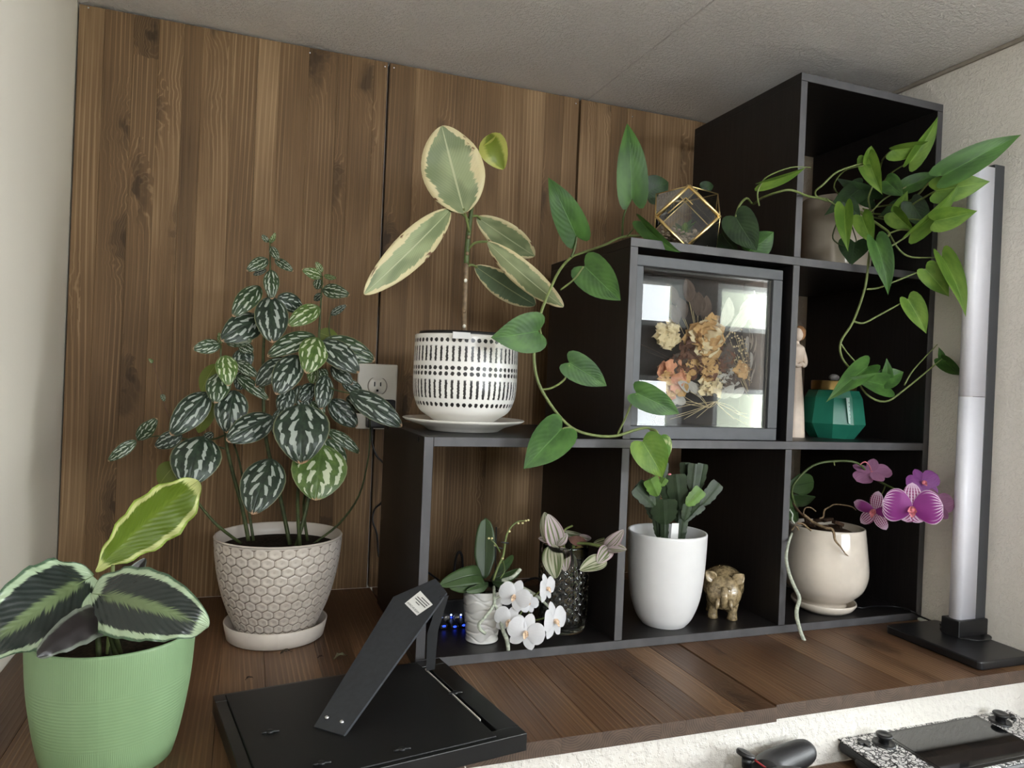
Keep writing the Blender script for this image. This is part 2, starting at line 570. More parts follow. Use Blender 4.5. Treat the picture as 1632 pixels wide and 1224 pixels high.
def honey():
    n = NT('honeycomb_glaze')
    k = n.attr()
    col = n.mix(n.step(k, 0.84, 0.95), lin(198, 188, 178), lin(116, 102, 90))
    col = n.mix(n.step(k, 0.25, 0.0), col, lin(176, 165, 155))
    return n.fin(col, 0.3, 0, 0.5, coat=0.15)
M_HONEY = honey()
def dash_pot(POT_H):
    """white glaze with printed bars and dots; v runs from the foot to the rim"""
    n = NT('white_glaze_bars_and_dots')
    u, _v = n.uv()
    v = n.math('DIVIDE', n.sep(n.obj())[2], POT_H)
    w = n.noise(n.comb(n.mul(u, 120.0), n.mul(v, 40.0), 0.0), 1.0, 1.0)
    uu = n.add(n.mul(u, 54.0), n.mul(n.sub(w, 0.5), 0.30))
    fx = n.math('ABSOLUTE', n.sub(n.math('FRACT', uu), 0.5))      # 0 at mark centre
    def dots(c, r=0.026):
        dv = n.mul(n.sub(v, c), 1.0)
        dx = n.mul(fx, 0.075)
        dd = n.math('SQRT', n.add(n.mul(dx, dx), n.mul(dv, dv)))
        return n.step(dd, r * 1.0, r * 0.8)
    def bars(a, b):
        ins = n.mul(n.step(v, n.add(a, n.mul(w, 0.02)), a + 0.022), n.step(v, b + 0.01, b - 0.01))
        return n.mul(ins, n.step(fx, 0.22, 0.17))
    marks = dots(D0)
    for c in (D1, D2, D3): marks = n.math('MAXIMUM', marks, dots(c))
    marks = n.math('MAXIMUM', marks, bars(*B0))
    marks = n.math('MAXIMUM', marks, bars(*B1))
    col = n.mix(marks, lin(236, 234, 230), lin(34, 32, 32))
    return n.fin(col, 0.28, 0, 0.5)
# fractions of the outer wall (foot 0 .. rim 1 of the outer profile), set with the pot
D0, B1, D1, D2, B0, D3 = 0.234, (0.286, 0.504), 0.571, 0.634, (0.69, 0.873), 0.937
# ---- leaves
def leaf_mat(name, build, rough=0.38, transl=0.22, spec=0.45):
    n = NT(name)
    u, v = n.uv()
    a = n.math('ABSOLUTE', n.mul(n.sub(u, 0.5), 2.0))
    col, h = build(n, u, v, a)
    if h is not None: n.bump(h, 0.4, 0.0012)
    return n.fin(col, rough, 0, spec, transl=transl)
def b_pilea(dark, mid, silver):
    def f(n, u, v, a):
        R = n.mul(n.rnd(), 30.0)
        c = n.sub(n.mul(v, 5.0), n.mul(a, 2.6))
        vein = n.math('SINE', n.mul(c, 2 * PI))
        no = n.noise(n.comb(n.add(n.mul(u, 8.0), R), n.mul(v, 7.0), R), 1.0, 3.0, 0.65)
        side = n.step(u, 0.49, 0.51)
        brk = n.noise(n.comb(n.mul(c, 1.6), n.add(R, n.mul(side, 5.0)), n.step(a, 0.52, 0.56)), 1.0, 1.0)
        m1 = n.sub(1.0, n.math('DIVIDE', n.math('ABSOLUTE', n.sub(a, 0.31)), 0.17))
        m2 = n.sub(0.85, n.math('DIVIDE', n.math('ABSOLUTE', n.sub(a, 0.74)), 0.13))
        m = n.math('MAXIMUM', m1, m2)
        m = n.add(m, n.add(n.mul(vein, 0.30), n.mul(n.sub(no, 0.5), 1.5)))
        m = n.add(m, n.mul(n.sub(brk, 0.5), 2.6))
        ends = n.mul(n.step(v, 0.02, 0.16), n.step(v, 0.97, 0.86))
        sil = n.mul(n.step(m, 0.50, 0.64), ends)
        base = n.mix(n.step(no, 0.35, 0.7), dark, mid)
        col = n.mix(sil, base, silver)
        brown = n.mul(n.step(n.add(v, n.mul(n.sub(no, 0.5), 0.18)), 0.955, 0.985), 0.85)
        col = n.mix(brown, col, lin(186, 146, 112))
        rim = n.step(a, 0.93, 0.99)
        col = n.mix(n.mul(rim, 0.5), col, lin(150, 150, 112))
        h = n.add(n.mul(vein, 0.35), n.mul(sil, 0.5))
        h = n.sub(h, n.mul(n.step(a, 0.09, 0.0), 1.2))
        return col, h
    return f
M_PIL_D = leaf_mat('pilea_leaf_dark', b_pilea(lin(36, 48, 38), lin(52, 68, 52), lin(164, 172, 164)), 0.36)
M_PIL_M = leaf_mat('pilea_leaf_mid', b_pilea(lin(44, 62, 40), lin(64, 84, 52), lin(178, 186, 172)), 0.36)
M_PIL_L = leaf_mat('pilea_leaf_young', b_pilea(lin(74, 98, 48), lin(96, 122, 60), lin(200, 208, 178)), 0.36)
M_PIL_O = leaf_mat('pilea_leaf_underside', lambda n, u, v, a: (n.mix(n.step(a, 0.05, 0.0), lin(96, 108, 40), lin(132, 140, 74)), None), 0.45, 0.35)
def b_pothos(c1, c2):
    def f(n, u, v, a):
        R = n.mul(n.rnd(), 20.0)
        no = n.noise(n.comb(n.add(n.mul(u, 2.5), R), n.mul(v, 2.5), R), 1.0, 3.0)
        col = n.mix(n.step(no, 0.3, 0.72), c1, c2)
        rib = n.step(a, 0.045, 0.01)
        col = n.mix(n.mul(rib, 0.45), col, tuple(min(1, x * 1.6 + 0.02) for x in c2))
        lat = n.math('SINE', n.mul(n.sub(n.mul(v, 9.0), n.mul(a, 4.0)), 2 * PI))
        return col, n.sub(n.mul(lat, 0.12), n.mul(rib, 0.6))
    return f
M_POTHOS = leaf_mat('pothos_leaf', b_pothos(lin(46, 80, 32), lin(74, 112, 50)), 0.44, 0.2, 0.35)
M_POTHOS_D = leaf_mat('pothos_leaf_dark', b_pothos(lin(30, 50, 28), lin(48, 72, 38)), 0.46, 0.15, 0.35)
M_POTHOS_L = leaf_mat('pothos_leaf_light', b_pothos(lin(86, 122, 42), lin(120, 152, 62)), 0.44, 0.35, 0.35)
def b_young(n, u, v, a):
    no = n.noise(n.comb(n.mul(u, 6.0), n.mul(v, 3.0), 0.0), 1.0, 3.0)
    return n.mix(n.step(no, 0.45, 0.6), lin(104, 150, 66), lin(206, 218, 160)), None
M_POTHOS_V = leaf_mat('pothos_leaf_variegated', b_young, 0.3, 0.3)
def b_rubber(n, u, v, a):
    R = n.mul(n.rnd(), 30.0)
    jag = n.noise(n.comb(n.add(n.mul(v, 16.0), n.mul(a, -3.0)), n.mul(n.step(u, 0.49, 0.51), 7.0), R), 1.0, 4.0, 0.7)
    big = n.noise(n.comb(n.mul(v, 3.0), n.mul(u, 2.0), R), 1.0, 1.0)
    e = n.add(a, n.add(n.mul(n.sub(jag, 0.5), 0.55), n.mul(n.sub(big, 0.5), 0.5)))
    lat = n.math('SINE', n.mul(n.sub(n.mul(v, 22.0), n.mul(a, 9.0)), 2 * PI))
    green = n.mix(n.add(n.mul(lat, 0.12), n.step(big, 0.35, 0.65)), lin(118, 130, 92), lin(154, 164, 122))
    e2 = n.add(e, n.mul(n.step(v, 0.78, 1.0), 0.35))
    col = n.mix(n.step(e2, 0.70, 0.76), green, lin(214, 202, 158))
    sp = n.noise(n.comb(n.mul(v, 7.0), n.mul(u, 5.0), n.add(R, 9.0)), 1.0, 2.0)
    brown = n.mul(n.step(sp, 0.60, 0.66), n.step(a, 0.70, 0.88))
    col = n.mix(brown, col, lin(104, 66, 44))
    rib = n.step(a, 0.05, 0.02)
    col = n.mix(n.mul(rib, 0.75), col, lin(196, 198, 158))
    return col, n.add(n.mul(lat, 0.10), n.mul(rib, 0.5))
M_RUBBER = leaf_mat('variegated_rubber_leaf', b_rubber, 0.4, 0.2)
def b_rubber_d(n, u, v, a):
    R = n.mul(n.rnd(), 30.0)
    jag = n.noise(n.comb(n.mul(v, 16.0), n.mul(n.step(u, 0.49, 0.51), 7.0), R), 1.0, 4.0, 0.7)
    e = n.add(a, n.mul(n.sub(jag, 0.5), 0.6))
    col = n.mix(n.step(e, 0.78, 0.86), n.mix(jag, lin(70, 86, 62), lin(104, 120, 92)), lin(206, 192, 150))
    return n.mix(n.step(a, 0.05, 0.02), col, lin(150, 158, 120)), None
M_RUBBER_D = leaf_mat('variegated_rubber_leaf_green', b_rubber_d, 0.35, 0.12)
M_RUBBER_N = leaf_mat('new_rubber_leaf', lambda n, u, v, a: (n.mix(n.step(n.add(a, n.mul(n.noise(n.comb(n.mul(v, 9.0), 0.0, 0.0), 1.0), 0.4)), 0.6, 0.9), lin(132, 148, 58), lin(196, 198, 104)), None), 0.35, 0.35)
def b_cal(pale, dark, feather, margin):
    def f(n, u, v, a):
        R = n.mul(n.rnd(), 30.0)
        lat = n.sub(n.mul(v, 3.0), n.mul(a, 1.1))
        j = n.noise(n.comb(n.mul(lat, 16.0), n.mul(n.step(u, 0.49, 0.51), 5.0), R), 1.0, 3.0, 0.7)
        jj = n.sub(j, 0.5)
        vv = n.math('ABSOLUTE', n.sub(v, 0.5))
        e = n.math('MAXIMUM', a, n.mul(vv, 1.85))     # distance to the margin on all sides
        e1 = n.add(e, n.mul(jj, 0.26))
        fe = n.add(a, n.mul(jj, 0.62))
        fmask = n.mul(n.step(v, 0.10, 0.22), n.step(v, 0.92, 0.72))
        col = n.mix(n.mul(n.step(fe, 0.20, 0.10), fmask), dark, feather)
        col = n.mix(n.step(e1, 0.74, 0.79), col, pale)
        col = n.mix(n.step(n.add(e, n.mul(jj, 0.10)), 0.90, 0.95), col, margin)
        col = n.mix(n.step(a, 0.03, 0.012), col, feather)
        rip = n.math('SINE', n.mul(lat, 30.0))
        return col, n.mul(rip, 0.35)
    return f
M_CAL = leaf_mat('calathea_leaf', b_cal(lin(158, 176, 146), lin(36, 43, 40), lin(98, 114, 78), lin(66, 88, 66)), 0.26, 0.1)
M_CAL_N = leaf_mat('calathea_new_leaf', b_cal(lin(208, 214, 142), lin(100, 122, 40), lin(112, 134, 48), lin(150, 174, 74)), 0.36, 0.45)
M_CAL_B = leaf_mat('calathea_leaf_underside', lambda n, u, v, a: (n.mix(n.step(n.add(a, n.mul(n.noise(n.comb(n.mul(u, 9.0), n.mul(v, 9.0), 0.0), 1.0), 0.3)), 0.85, 1.0), lin(30, 26, 27), lin(92, 98, 88)), None), 0.28, 0.05)
M_ORCHL = leaf_mat('orchid_leaf', lambda n, u, v, a: (n.mix(n.step(a, 0.08, 0.0), n.mix(v, lin(38, 56, 30), lin(58, 80, 42)), lin(34, 50, 26)), n.mul(n.step(a, 0.1, 0.0), -1.0)), 0.42, 0.1)
def b_trad(n, u, v, a):
    R = n.mul(n.rnd(), 30.0)
    s = n.noise(n.comb(n.add(n.mul(u, 11.0), R), n.mul(v, 0.6), R), 1.0, 2.0, 0.6)
    col = n.mix(n.step(s, 0.50, 0.56), lin(206, 190, 194), lin(118, 128, 90))
    col = n.mix(n.step(a, 0.90, 0.98), col, lin(190, 150, 166))
    return col, n.mul(s, 0.4)
M_TRAD = leaf_mat('tradescantia_leaf', b_trad, 0.4, 0.25)
def b_tradg(n, u, v, a):
    R = n.mul(n.rnd(), 30.0)
    s = n.noise(n.comb(n.add(n.mul(u, 9.0), R), n.mul(v, 0.6), R), 1.0, 2.0, 0.6)
    return n.mix(n.step(s, 0.42, 0.52), lin(92, 106, 66), lin(186, 184, 160)), None
M_TRADG = leaf_mat('tradescantia_leaf_green', b_tradg, 0.4, 0.25)
def b_mag(n, u, v, a):
    R = n.mul(n.rnd(), 3.0)
    vein = n.math('SINE', n.add(n.mul(u, 62.0), R))
    fade = n.step(n.math('MAXIMUM', n.mul(a, 0.95), v), 0.55, 1.0)
    w = n.mul(n.step(n.add(vein, n.mul(fade, 1.6)), 0.9, 1.9), n.step(v, 0.35, 0.85))
    col = n.mix(w, lin(142, 48, 134), lin(232, 206, 228))
    col = n.mix(n.mul(n.step(n.math('MAXIMUM', a, v), 0.93, 1.0), 0.7), col, lin(236, 220, 234))
    return col, None
M_MAG = leaf_mat('magenta_orchid_petal', b_mag, 0.45, 0.25)
def b_sep(n, u, v, a):
    line = n.math('SINE', n.mul(u, 38.0))
    spot = n.math('SINE', n.mul(v, 60.0))
    k = n.step(n.add(line, n.mul(spot, 0.4)), 0.1, 0.5)
    col = n.mix(n.mul(k, n.step(v, 0.95, 0.7)), lin(222, 190, 218), lin(142, 34, 104))
    return col, None
M_MAGS = leaf_mat('magenta_orchid_sepal', b_sep, 0.45, 0.25)
M_MAGB = leaf_mat('orchid_petal_back', lambda n, u, v, a: (n.mix(n.noise(n.comb(n.mul(u, 30.0), n.mul(v, 2.0), 0.0), 1.0), lin(130, 74, 116), lin(184, 138, 168)), None), 0.5, 0.3)
M_MAGD = leaf_mat('deep_purple_petal', lambda n, u, v, a: (n.mix(n.noise(n.comb(n.mul(u, 24.0), n.mul(v, 2.0), 0.0), 1.0), lin(108, 42, 112), lin(150, 84, 156)), None), 0.5, 0.3)
M_LIPP = plain('pink_orchid_lip', (196, 112, 122), 0.4, vary=0.3, gs=300)
M_WPET = leaf_mat('white_orchid_petal', lambda n, u, v, a: (n.mix(n.noise(n.comb(n.mul(u, 26.0), n.mul(v, 2.0), 0.0), 1.0), lin(226, 226, 230), lin(242, 242, 244)), None), 0.5, 0.25)
M_LIPW = plain('cream_orchid_lip', (226, 196, 168), 0.4, vary=0.35, gs=400)
M_CACTUS = plain('christmas_cactus_pad', (46, 62, 38), 0.45, vary=0.3, gs=60, transl=0.1)
M_CACTUS_L = plain('christmas_cactus_young_pad', (104, 140, 64), 0.4, vary=0.2, gs=60, transl=0.2)
def glass(name, tint=(1, 1, 1), refl=1.0):
    """thin clear sheet: see-through with a Fresnel reflection"""
    n = NT(name)
    tr = n.node('ShaderNodeBsdfTransparent')
    tr.inputs[0].default_value = tuple(tint) + (1,)
    gl = n.node('ShaderNodeBsdfGlossy')
    gl.inputs['Roughness'].default_value = 0.01
    fr = n.node('ShaderNodeFresnel')
    fr.inputs[0].default_value = 1.6
    k = n.math('MULTIPLY', fr.outputs[0], refl, clamp=True)
    mx = n.node('ShaderNodeMixShader')
    n.t.links.new(k, mx.inputs[0])
    n.t.links.new(tr.outputs[0], mx.inputs[1])
    n.t.links.new(gl.outputs[0], mx.inputs[2])
    n.t.links.new(mx.outputs[0], n.out.inputs[0])
    return n.m
M_PANE = glass('clear_glass_pane', (0.97, 0.98, 0.97), 0.33)
M_PANET = glass('greenish_terrarium_glass', (0.93, 0.96, 0.94), 1.5)
def solid_glass():
    n = NT('pressed_clear_glass')
    g = n.node('ShaderNodeBsdfGlass')
    g.inputs['IOR'].default_value = 1.46
    g.inputs['Roughness'].default_value = 0.0
    g.inputs[0].default_value = (0.96, 0.97, 0.95, 1)
    n.t.links.new(g.outputs[0], n.out.inputs[0])
    return n.m
M_VASE = solid_glass()
def emit(name, rgb, s):
    n = NT(name)
    e = n.node('ShaderNodeEmission')
    e.inputs[0].default_value = lin(*rgb) + (1,)
    e.inputs[1].default_value = s
    n.t.links.new(e.outputs[0], n.out.inputs[0])
    return n.m
M_LED = emit('blue_led', (40, 70, 255), 2.5)
M_LEDW = emit('white_blue_led', (170, 190, 255), 2.5)
# ------------------------------------------------------------------ the room
T, P, D = 0.0133, 0.30, 0.2995          # shelf board thickness, cell pitch, shelf depth
YW, HC, XL, XR = 0.3925, 0.9735, -0.504, 0.9145
def plank(parent, w, ln, th, mats, loc, flat=False, endface=False):
    """one board: grain along local z, face towards local -y"""
    b = 0.0005
    V = []
    for z in (0, ln):
        for x, y in ((-w/2, th/2), (-w/2, -th/2 + b), (-w/2 + b, -th/2), (w/2 - b, -th/2), (w/2, -th/2 + b), (w/2, th/2)):
            V.append((x, y, z))
    F = [[i, (i + 1) % 6, 6 + (i + 1) % 6, 6 + i] for i in range(6)] + [[5, 4, 3, 2, 1, 0], [6, 7, 8, 9, 10, 11]]
    me = bpy.data.meshes.new('plank')
    me.from_pydata(V, [], F)
    for m in mats: me.materials.append(m)
    if len(mats) > 1: me.polygons[6].material_index = 1
    o = bpy.data.objects.new('plank', me)
    COL.objects.link(o)
    o.parent = parent
    o.location = Vector(loc) - ORG[parent]
    if flat: o.rotation_euler = (-PI / 2, 0, 0)
    return o
wb = struct(box('wall_back', (XL - 0.1, YW + 0.02, -1.2), (XR + 0.1, YW + 0.12, HC + 0.1), M_ROOM, bev=0))
staves = [-.5012, -.465, -.422, -.384, -.346, -.317, -.268, -.228, -.192, -.143, -.093, -.07, -.028, -.0035]
staves2 = [.0005, .05, .094, .137, .178, .219, .266, .312, .352, .3855]
staves3 = [.3905, .427, .459, .496, .54, .585, .63, .672, .72, .765, .81, .86, .9135]
for st, z0 in ((staves, 0.0), (staves2, 0.0), (staves3, 0.0)):
    for a, b in zip(st, st[1:]):
        jit = random.uniform(0, 0.0003)
        plank(wb, b - a - 0.0001, HC - 0.004, 0.018, [WOOD_WALL], ((a + b) / 2, YW + 0.009 + jit, 0.0005))
for px, py in ((141, 12), (628, 108), (614, 106), (918, 165), (494, 84), (1008, 186)):
    q = at(px, py, y=YW)
    V, F = ball_geo((q.x, YW + 0.0004, q.z), (.0018, .0009, .0018), 8, 5)
    mk('screw_head', V, F, M_STEEL, wb)
struct(box('wall_left', (XL - 0.1, -2.3, -1.2), (XL, YW + 0.02, HC + 0.1), M_WALLL, bev=0))
struct(box('wall_right', (XR, -0.345, -1.2), (XR + 0.1, YW + 0.02, HC), M_WALLR, bev=0.004))
cl = struct(box('ceiling', (XL, -2.3, HC + 0.008), (3.0, YW + 0.02, HC + 0.1), M_CEIL, bev=0))
for a, b in ((XL, 0.4065), (0.4088, 1.62), (1.6225, 3.0)):
    box('ceiling_panel', (a, -2.2, HC), (b, YW + 0.02, HC + 0.008), M_CEIL, cl, bev=0.0012)
struct(box('trim_1', (XR - 0.007, -0.345, HC - 0.007), (XR, 0.30, HC), plain('ceiling_corner_bead', (150, 142, 132), 0.7, vary=0.1), bev=0.002))
struct(box('floor', (XL - 0.1, -2.3, -1.3), (3.0, YW + 0.1, -1.2), plain('pale_carpet', (216, 213, 208), 0.95, vary=0.1, gs=40), bev=0))
ya, yb, za, zb = ADDED_SIDE_WINDOW
struct(mk('wall_far', *join_geo(box_geo((X_FAR, -2.3, -1.2), (3.0, ya, HC)), box_geo((X_FAR, yb, -1.2), (3.0, YW + 0.1, HC)), box_geo((X_FAR, ya, -1.2), (3.0, yb, za)), box_geo((X_FAR, ya, zb), (3.0, yb, HC))), M_ROOM, smooth=False))
struct(box('wall_beyond', (XR + 0.1, YW, -1.2), (2.9, YW + 0.1, HC), M_ROOM, bev=0))
M_REAR = plain('rear_wall_dark_wood', (92, 78, 66), 0.6, vary=0.2, gs=12)
gs = []
xs = [XL, -0.35, 0.40, 0.74, 1.865, 2.054, 2.66, 2.9]
y0, y1 = Y_REAR - 0.1, Y_REAR
for i in (0, 2, 4, 6): gs.append(box_geo((xs[i], y0, -1.2), (xs[i+1], y1, HC)))
for i, zz in ((1, (-1.2, -0.3, -0.3, 0.60, 0.945, HC)), (3, (-1.2, 0.16, 0.45, 0.70, 0.945, HC)), (5, (-1.2, 0.16, 0.40, 0.70, 0.945, HC))):
    for k in (0, 2, 4): gs.append(box_geo((xs[i], y0, zz[k]), (xs[i+1], y1, zz[k+1])))
struct(mk('wall_rear', *join_geo(*gs), M_REAR, smooth=False))
M_WFR = plain('white_window_frame', (220, 220, 216), 0.4, vary=0.02)
for i, (a, b, c, d) in enumerate(WINDOWS):  # the first frames the unseen opening added for frontal light
    w = 0.025
    g = join_geo(box_geo((a, y0, c), (a + w, y1, d)), box_geo((b - w, y0, c), (b, y1, d)),
                 box_geo((a + w, y0, c), (b - w, y1, c + w)), box_geo((a + w, y0, d - w), (b - w, y1, d)))
    wf = struct(mk('window_%d' % (i + 1), *g, M_WFR, org=((a + b) / 2, Y_REAR, c), smooth=False))
gr = struct(box('ground', (-8, -30, -1.6), (14, Y_REAR - 0.3, -1.5), plain('pale_patio_gravel', (204, 202, 196), 0.9, vary=0.2, gs=2), bev=0))
struct(box('wall_outside', (4.4, -6.4, -1.5), (11, -6.0, 3.2), plain('pale_green_siding', (196, 200, 180), 0.8, vary=0.05, gs=3), bev=0))
# low white wall under the ledge, and the desk below it
struct(box('wall_below', (XL, -0.206, -0.094), (XR, -0.10, -0.0185), M_WALLF, bev=0))
struct(box('baseboard_right', (XR - 0.013, -0.20, 0.0003), (XR - 0.0003, -0.002, 0.005), M_WFR, bev=0.001))
# ------------------------------------------------------------------ ledge slabs
TC = 0.0183
def slab(label, xs, yf):
    e = empty('ledge_slab', label, 'ledge', ((xs[0] + xs[-1]) / 2, yf, -TC), 'stained pine slabs of the ledge')
    for a, b in zip(xs, xs[1:]):
        plank(e, b - a - 0.0002, YW - yf - 0.0005, TC, [WOOD_TOP, WOOD_END], ((a + b) / 2, yf, -TC / 2), flat=True)
slab('dark-stained pine ledge slab under the green and honeycomb pots', [-.5035, -.44, -.37, -.30, -.245, -.19, -.12, -.07, .003], -.2295)
slab('dark-stained pine ledge slab in front of the white tall pot', [.0065, .055, .116, .166, .205, .243, .277, .318, .36, .4095], -.2245)
slab('dark-stained pine ledge slab under the lamp base', [.4135, .46, .52, .575, .64, .70, .77, .83, .9138], -.2185)
# desk
dk = empty('desk', 'brown wooden desk below the white wall, holding the game controller', 'desk', (0.3, -0.5, -1.2))
ZD = -0.0945
for i in range(5):
    ya, yb = -0.206 - i * 0.13, -0.206 - (i + 1) * 0.13 + 0.001
    box('board', (-0.45, yb, ZD - 0.03), (XR - 0.02, ya, ZD), WOOD_TOP, dk, bev=0.001)
for x in (-0.42, XR - 0.09):
    for y in (-0.83, -0.29):
        box('leg', (x, y, -1.2), (x + 0.06, y + 0.06, ZD - 0.03), WOOD_TOP, dk, bev=0.002)
# ------------------------------------------------------------------ stair-step cube shelf
sh = empty('cube_shelf', 'black-brown stair-step cube shelf with six cells on the ledge', 'shelf', (1.5 * P, D / 2, 0))
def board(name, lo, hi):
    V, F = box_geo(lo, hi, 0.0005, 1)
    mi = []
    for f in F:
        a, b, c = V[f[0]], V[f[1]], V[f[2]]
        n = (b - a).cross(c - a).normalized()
        mi.append(1 if n.y < -0.9 else 0)  # front faces get the grey with window light painted in
    mk(name, V, F, [M_SHELF, M_EDGE_LIT], sh, smooth=False, midx=mi)
e_ = 0.0001
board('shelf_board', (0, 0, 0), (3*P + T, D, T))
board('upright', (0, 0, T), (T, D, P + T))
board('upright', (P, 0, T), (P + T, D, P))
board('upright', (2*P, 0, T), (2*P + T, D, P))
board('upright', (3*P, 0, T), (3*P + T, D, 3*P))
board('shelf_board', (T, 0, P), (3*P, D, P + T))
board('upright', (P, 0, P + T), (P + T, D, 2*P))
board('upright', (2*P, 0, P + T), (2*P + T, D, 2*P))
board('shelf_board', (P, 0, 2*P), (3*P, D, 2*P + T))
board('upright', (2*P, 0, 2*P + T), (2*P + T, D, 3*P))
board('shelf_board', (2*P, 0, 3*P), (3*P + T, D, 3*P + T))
for y in (0.035, D - 0.035):
    V, F, UV = lathe_geo([(0.0001, 0), (0.004, 0), (0.0042, 0.0006), (0.0025, 0.001), (0.0001, 0.0006)], (0, 0), 16)
    R = Matrix.Rotation(-PI / 2, 3, 'Y')
    mk('screw_cap', [R @ v + Vector((0.0, y, P + T / 2)) for v in V], F, M_BLACK, sh)
# ------------------------------------------------------------------ potted calathea (sage green pot)
c = base_centre(172, 1246, 88, 0.0005)
g = empty('potted_calathea', 'sage green plastic pot with a calathea of dark feathered leaves', 'plant', c)
pr = prof_px(c, [(1228, 50), (1226, 78), (1212, 88), (1180, 99), (1130, 109), (1080, 116), (1030, 119.5), (1005, 120)])
pr[0] = (pr[0][0], 0.0005)
pr[1] = (pr[1][0], 0.002)
rt, zt = pr[-1]
outer = smooth_prof([(0.0001, 0.0005)] + pr, 5)
lathe('pot', outer + [(rt - 0.0012, zt + 0.0012), (rt - 0.0028, zt), (rt - 0.004, zt - 0.03), (rt - 0.008, zt - 0.07)], c, M_GPOT, g, 96)
lathe('soil', [(rt - 0.004, zt - 0.028), (rt * 0.6, zt - 0.026), (rt * 0.3, zt - 0.023), (0.0001, zt - 0.024)], c, M_SOIL, g, 40)
yc = c.y
K = dict(nu=14, nv=28)
leafp(g, M_CAL, (148, 918), (-42, 1046), 128, yc - 0.01, yc - 0.10, 12, arch=0.10, fold=0.10, wave=0.05, wf=5, shape='calathea', **K)
leafp(g, M_CAL, (146, 946), (332, 1000), 112, yc - 0.045, yc - 0.10, -14, arch=0.12, fold=-0.06, wave=0.045, wf=6, shape='calathea', lobe=.05, **K)
leafp(g, M_CAL_N, (152, 910), (316, 766), 84, yc + 0.0, yc + 0.02, 22, arch=-0.06, fold=0.35, wave=0.07, wf=5, shape='obcal', **K)
leafp(g, M_CAL_B, (186, 950), (232, 890), 26, yc + 0.02, yc + 0.04, 0, arch=0.05, fold=0.3, shape='calathea', **K)
leafp(g, M_CAL_B, (176, 975), (58, 1046), 58, yc - 0.05, yc - 0.115, 14, arch=0.14, fold=-0.2, wave=0.06, wf=5, shape='calathea', **K)
leafp(g, M_CAL_B, (150, 935), (95, 985), 34, yc - 0.01, yc - 0.04, 30, arch=0.1, shape='calathea', **K)
soilp = Vector((c.x, c.y, zt - 0.03))
for px, py, y, m in ((146, 919, yc - 0.01, M_STEMD), (150, 938, yc - 0.03, M_STEMD), (180, 901, yc, M_STEML), (186, 950, yc + 0.02, M_STEMD), (166, 978, yc - 0.05, M_STEMD)):
    tp = at(px, py, y=y)
    bs = soilp + Vector((random.uniform(-.012, .012), random.uniform(-.012, .012), 0))
    tube('petiole', [bs, bs.lerp(tp, 0.55) + Vector((0, 0.004, 0.004)), tp], [0.0028, 0.0024, 0.0018], m, g, 7)
# ------------------------------------------------------------------ honeycomb pot with silver-splashed pilea, on its saucer
c = base_centre(438, 1037, 72, 0.0005)
g = empty('potted_pilea', 'tall silver-splashed pilea in a beige honeycomb-relief pot', 'plant', c)
sp = prof_px(c, [(1016, 74), (984, 79)])
zs = sp[1][1]
rs0, rs1 = sp[0][0], sp[1][0]
sa = lathe('saucer', [(0.0001, 0.0005), (rs0 - 0.002, 0.0005), (rs0, 0.002), (rs1, zs - 0.001), (rs1 - 0.0012, zs), (rs1 - 0.003, zs - 0.002),
                 (rs0 - 0.0035, 0.0045), (0.0001, 0.0045)], c, M_SAUCER, None, 64, org=(c.x, c.y, 0.0005))
tag(sa, 'beige round saucer under the honeycomb pot', 'saucer')
pr = prof_px(c, [(1006, 56), (985, 66), (955, 79), (920, 89), (885, 95), (853, 97.5)])
pr[0] = (pr[0][0], 0.0048)
rt, zt = pr[-1]
wall = smooth_prof(pr, 30)
NH = 30
hs, ln = [0.0], 0
for i in range(1, len(wall)):
    ln += math.hypot(wall[i][0] - wall[i-1][0], wall[i][1] - wall[i-1][1])
    hs.append(ln)
ROWS = 11.6 * 0.866
def hexd(s, t):
    """0 at a cell centre .. 1 on the cell border"""
    best = []
    r0 = round(t / 0.866)
    for r in (r0 - 1, r0, r0 + 1):
        off = 0.5 * (r & 1)
        k = round(s - off)
        for q in (k - 1, k, k + 1):
            best.append(math.hypot(s - off - q, t - r * 0.866))
    best.sort()
    return 1 - min(1, (best[1] - best[0]) / 0.9), best[0]
V, F, UV, AT = [], [], [], []
SG = 300
for i, (r, z) in enumerate(wall):
    t = hs[i] / ln * ROWS
    for j in range(SG + 1):
        th = 2 * PI * j / SG
        e, d0 = hexd(j / SG * NH, t)
        edge = max(0.0, (e - 0.80) / 0.20)
        dish = max(0.0, 1 - d0 / 0.30)
        fade = min(1, max(0, (len(wall) - 1 - i) / 10))
        m = 1.0 if (e > 0.80 and fade > 0.5) else (0.5 * (1 - dish))
        rr = r - (0.0016 * edge + 0.0010 * dish ** 0.7) * fade
        V.append(Vector((c.x + rr * math.sin(th), c.y - rr * math.cos(th), z)))
        UV.append((j / SG, i / len(wall)))
        AT.append((e if e > 0.8 else 0.45 * (1 - dish)) if fade > 0.3 else 0.4)
for i in range(len(wall) - 1):
    for j in range(SG):
        a = i * (SG + 1) + j
        F.append([a, a + 1, a + SG + 2, a + SG + 1])
n0 = len(V)
inner = [(rt + 0.0004, zt + 0.001), (rt - 0.001, zt + 0.003), (rt - 0.003, zt + 0.002), (rt - 0.005, zt - 0.012), (rt - 0.010, zt - 0.05)]
iv, if_, iu = lathe_geo(inner, c, SG)
V += iv
F += [[q + n0 for q in f] for f in if_]
UV += iu
AT += [0.4] * len(iv)
bv, bf, bu = lathe_geo([(0.0001, 0.0048), wall[0]], c, SG)
F += [[q + len(V) for q in f] for f in bf]
V += bv
UV += bu
AT += [0.4] * len(bv)
mk('pot', V, F, M_HONEY, g, uv=UV, attr=AT)
zs_ = zt - 0.016
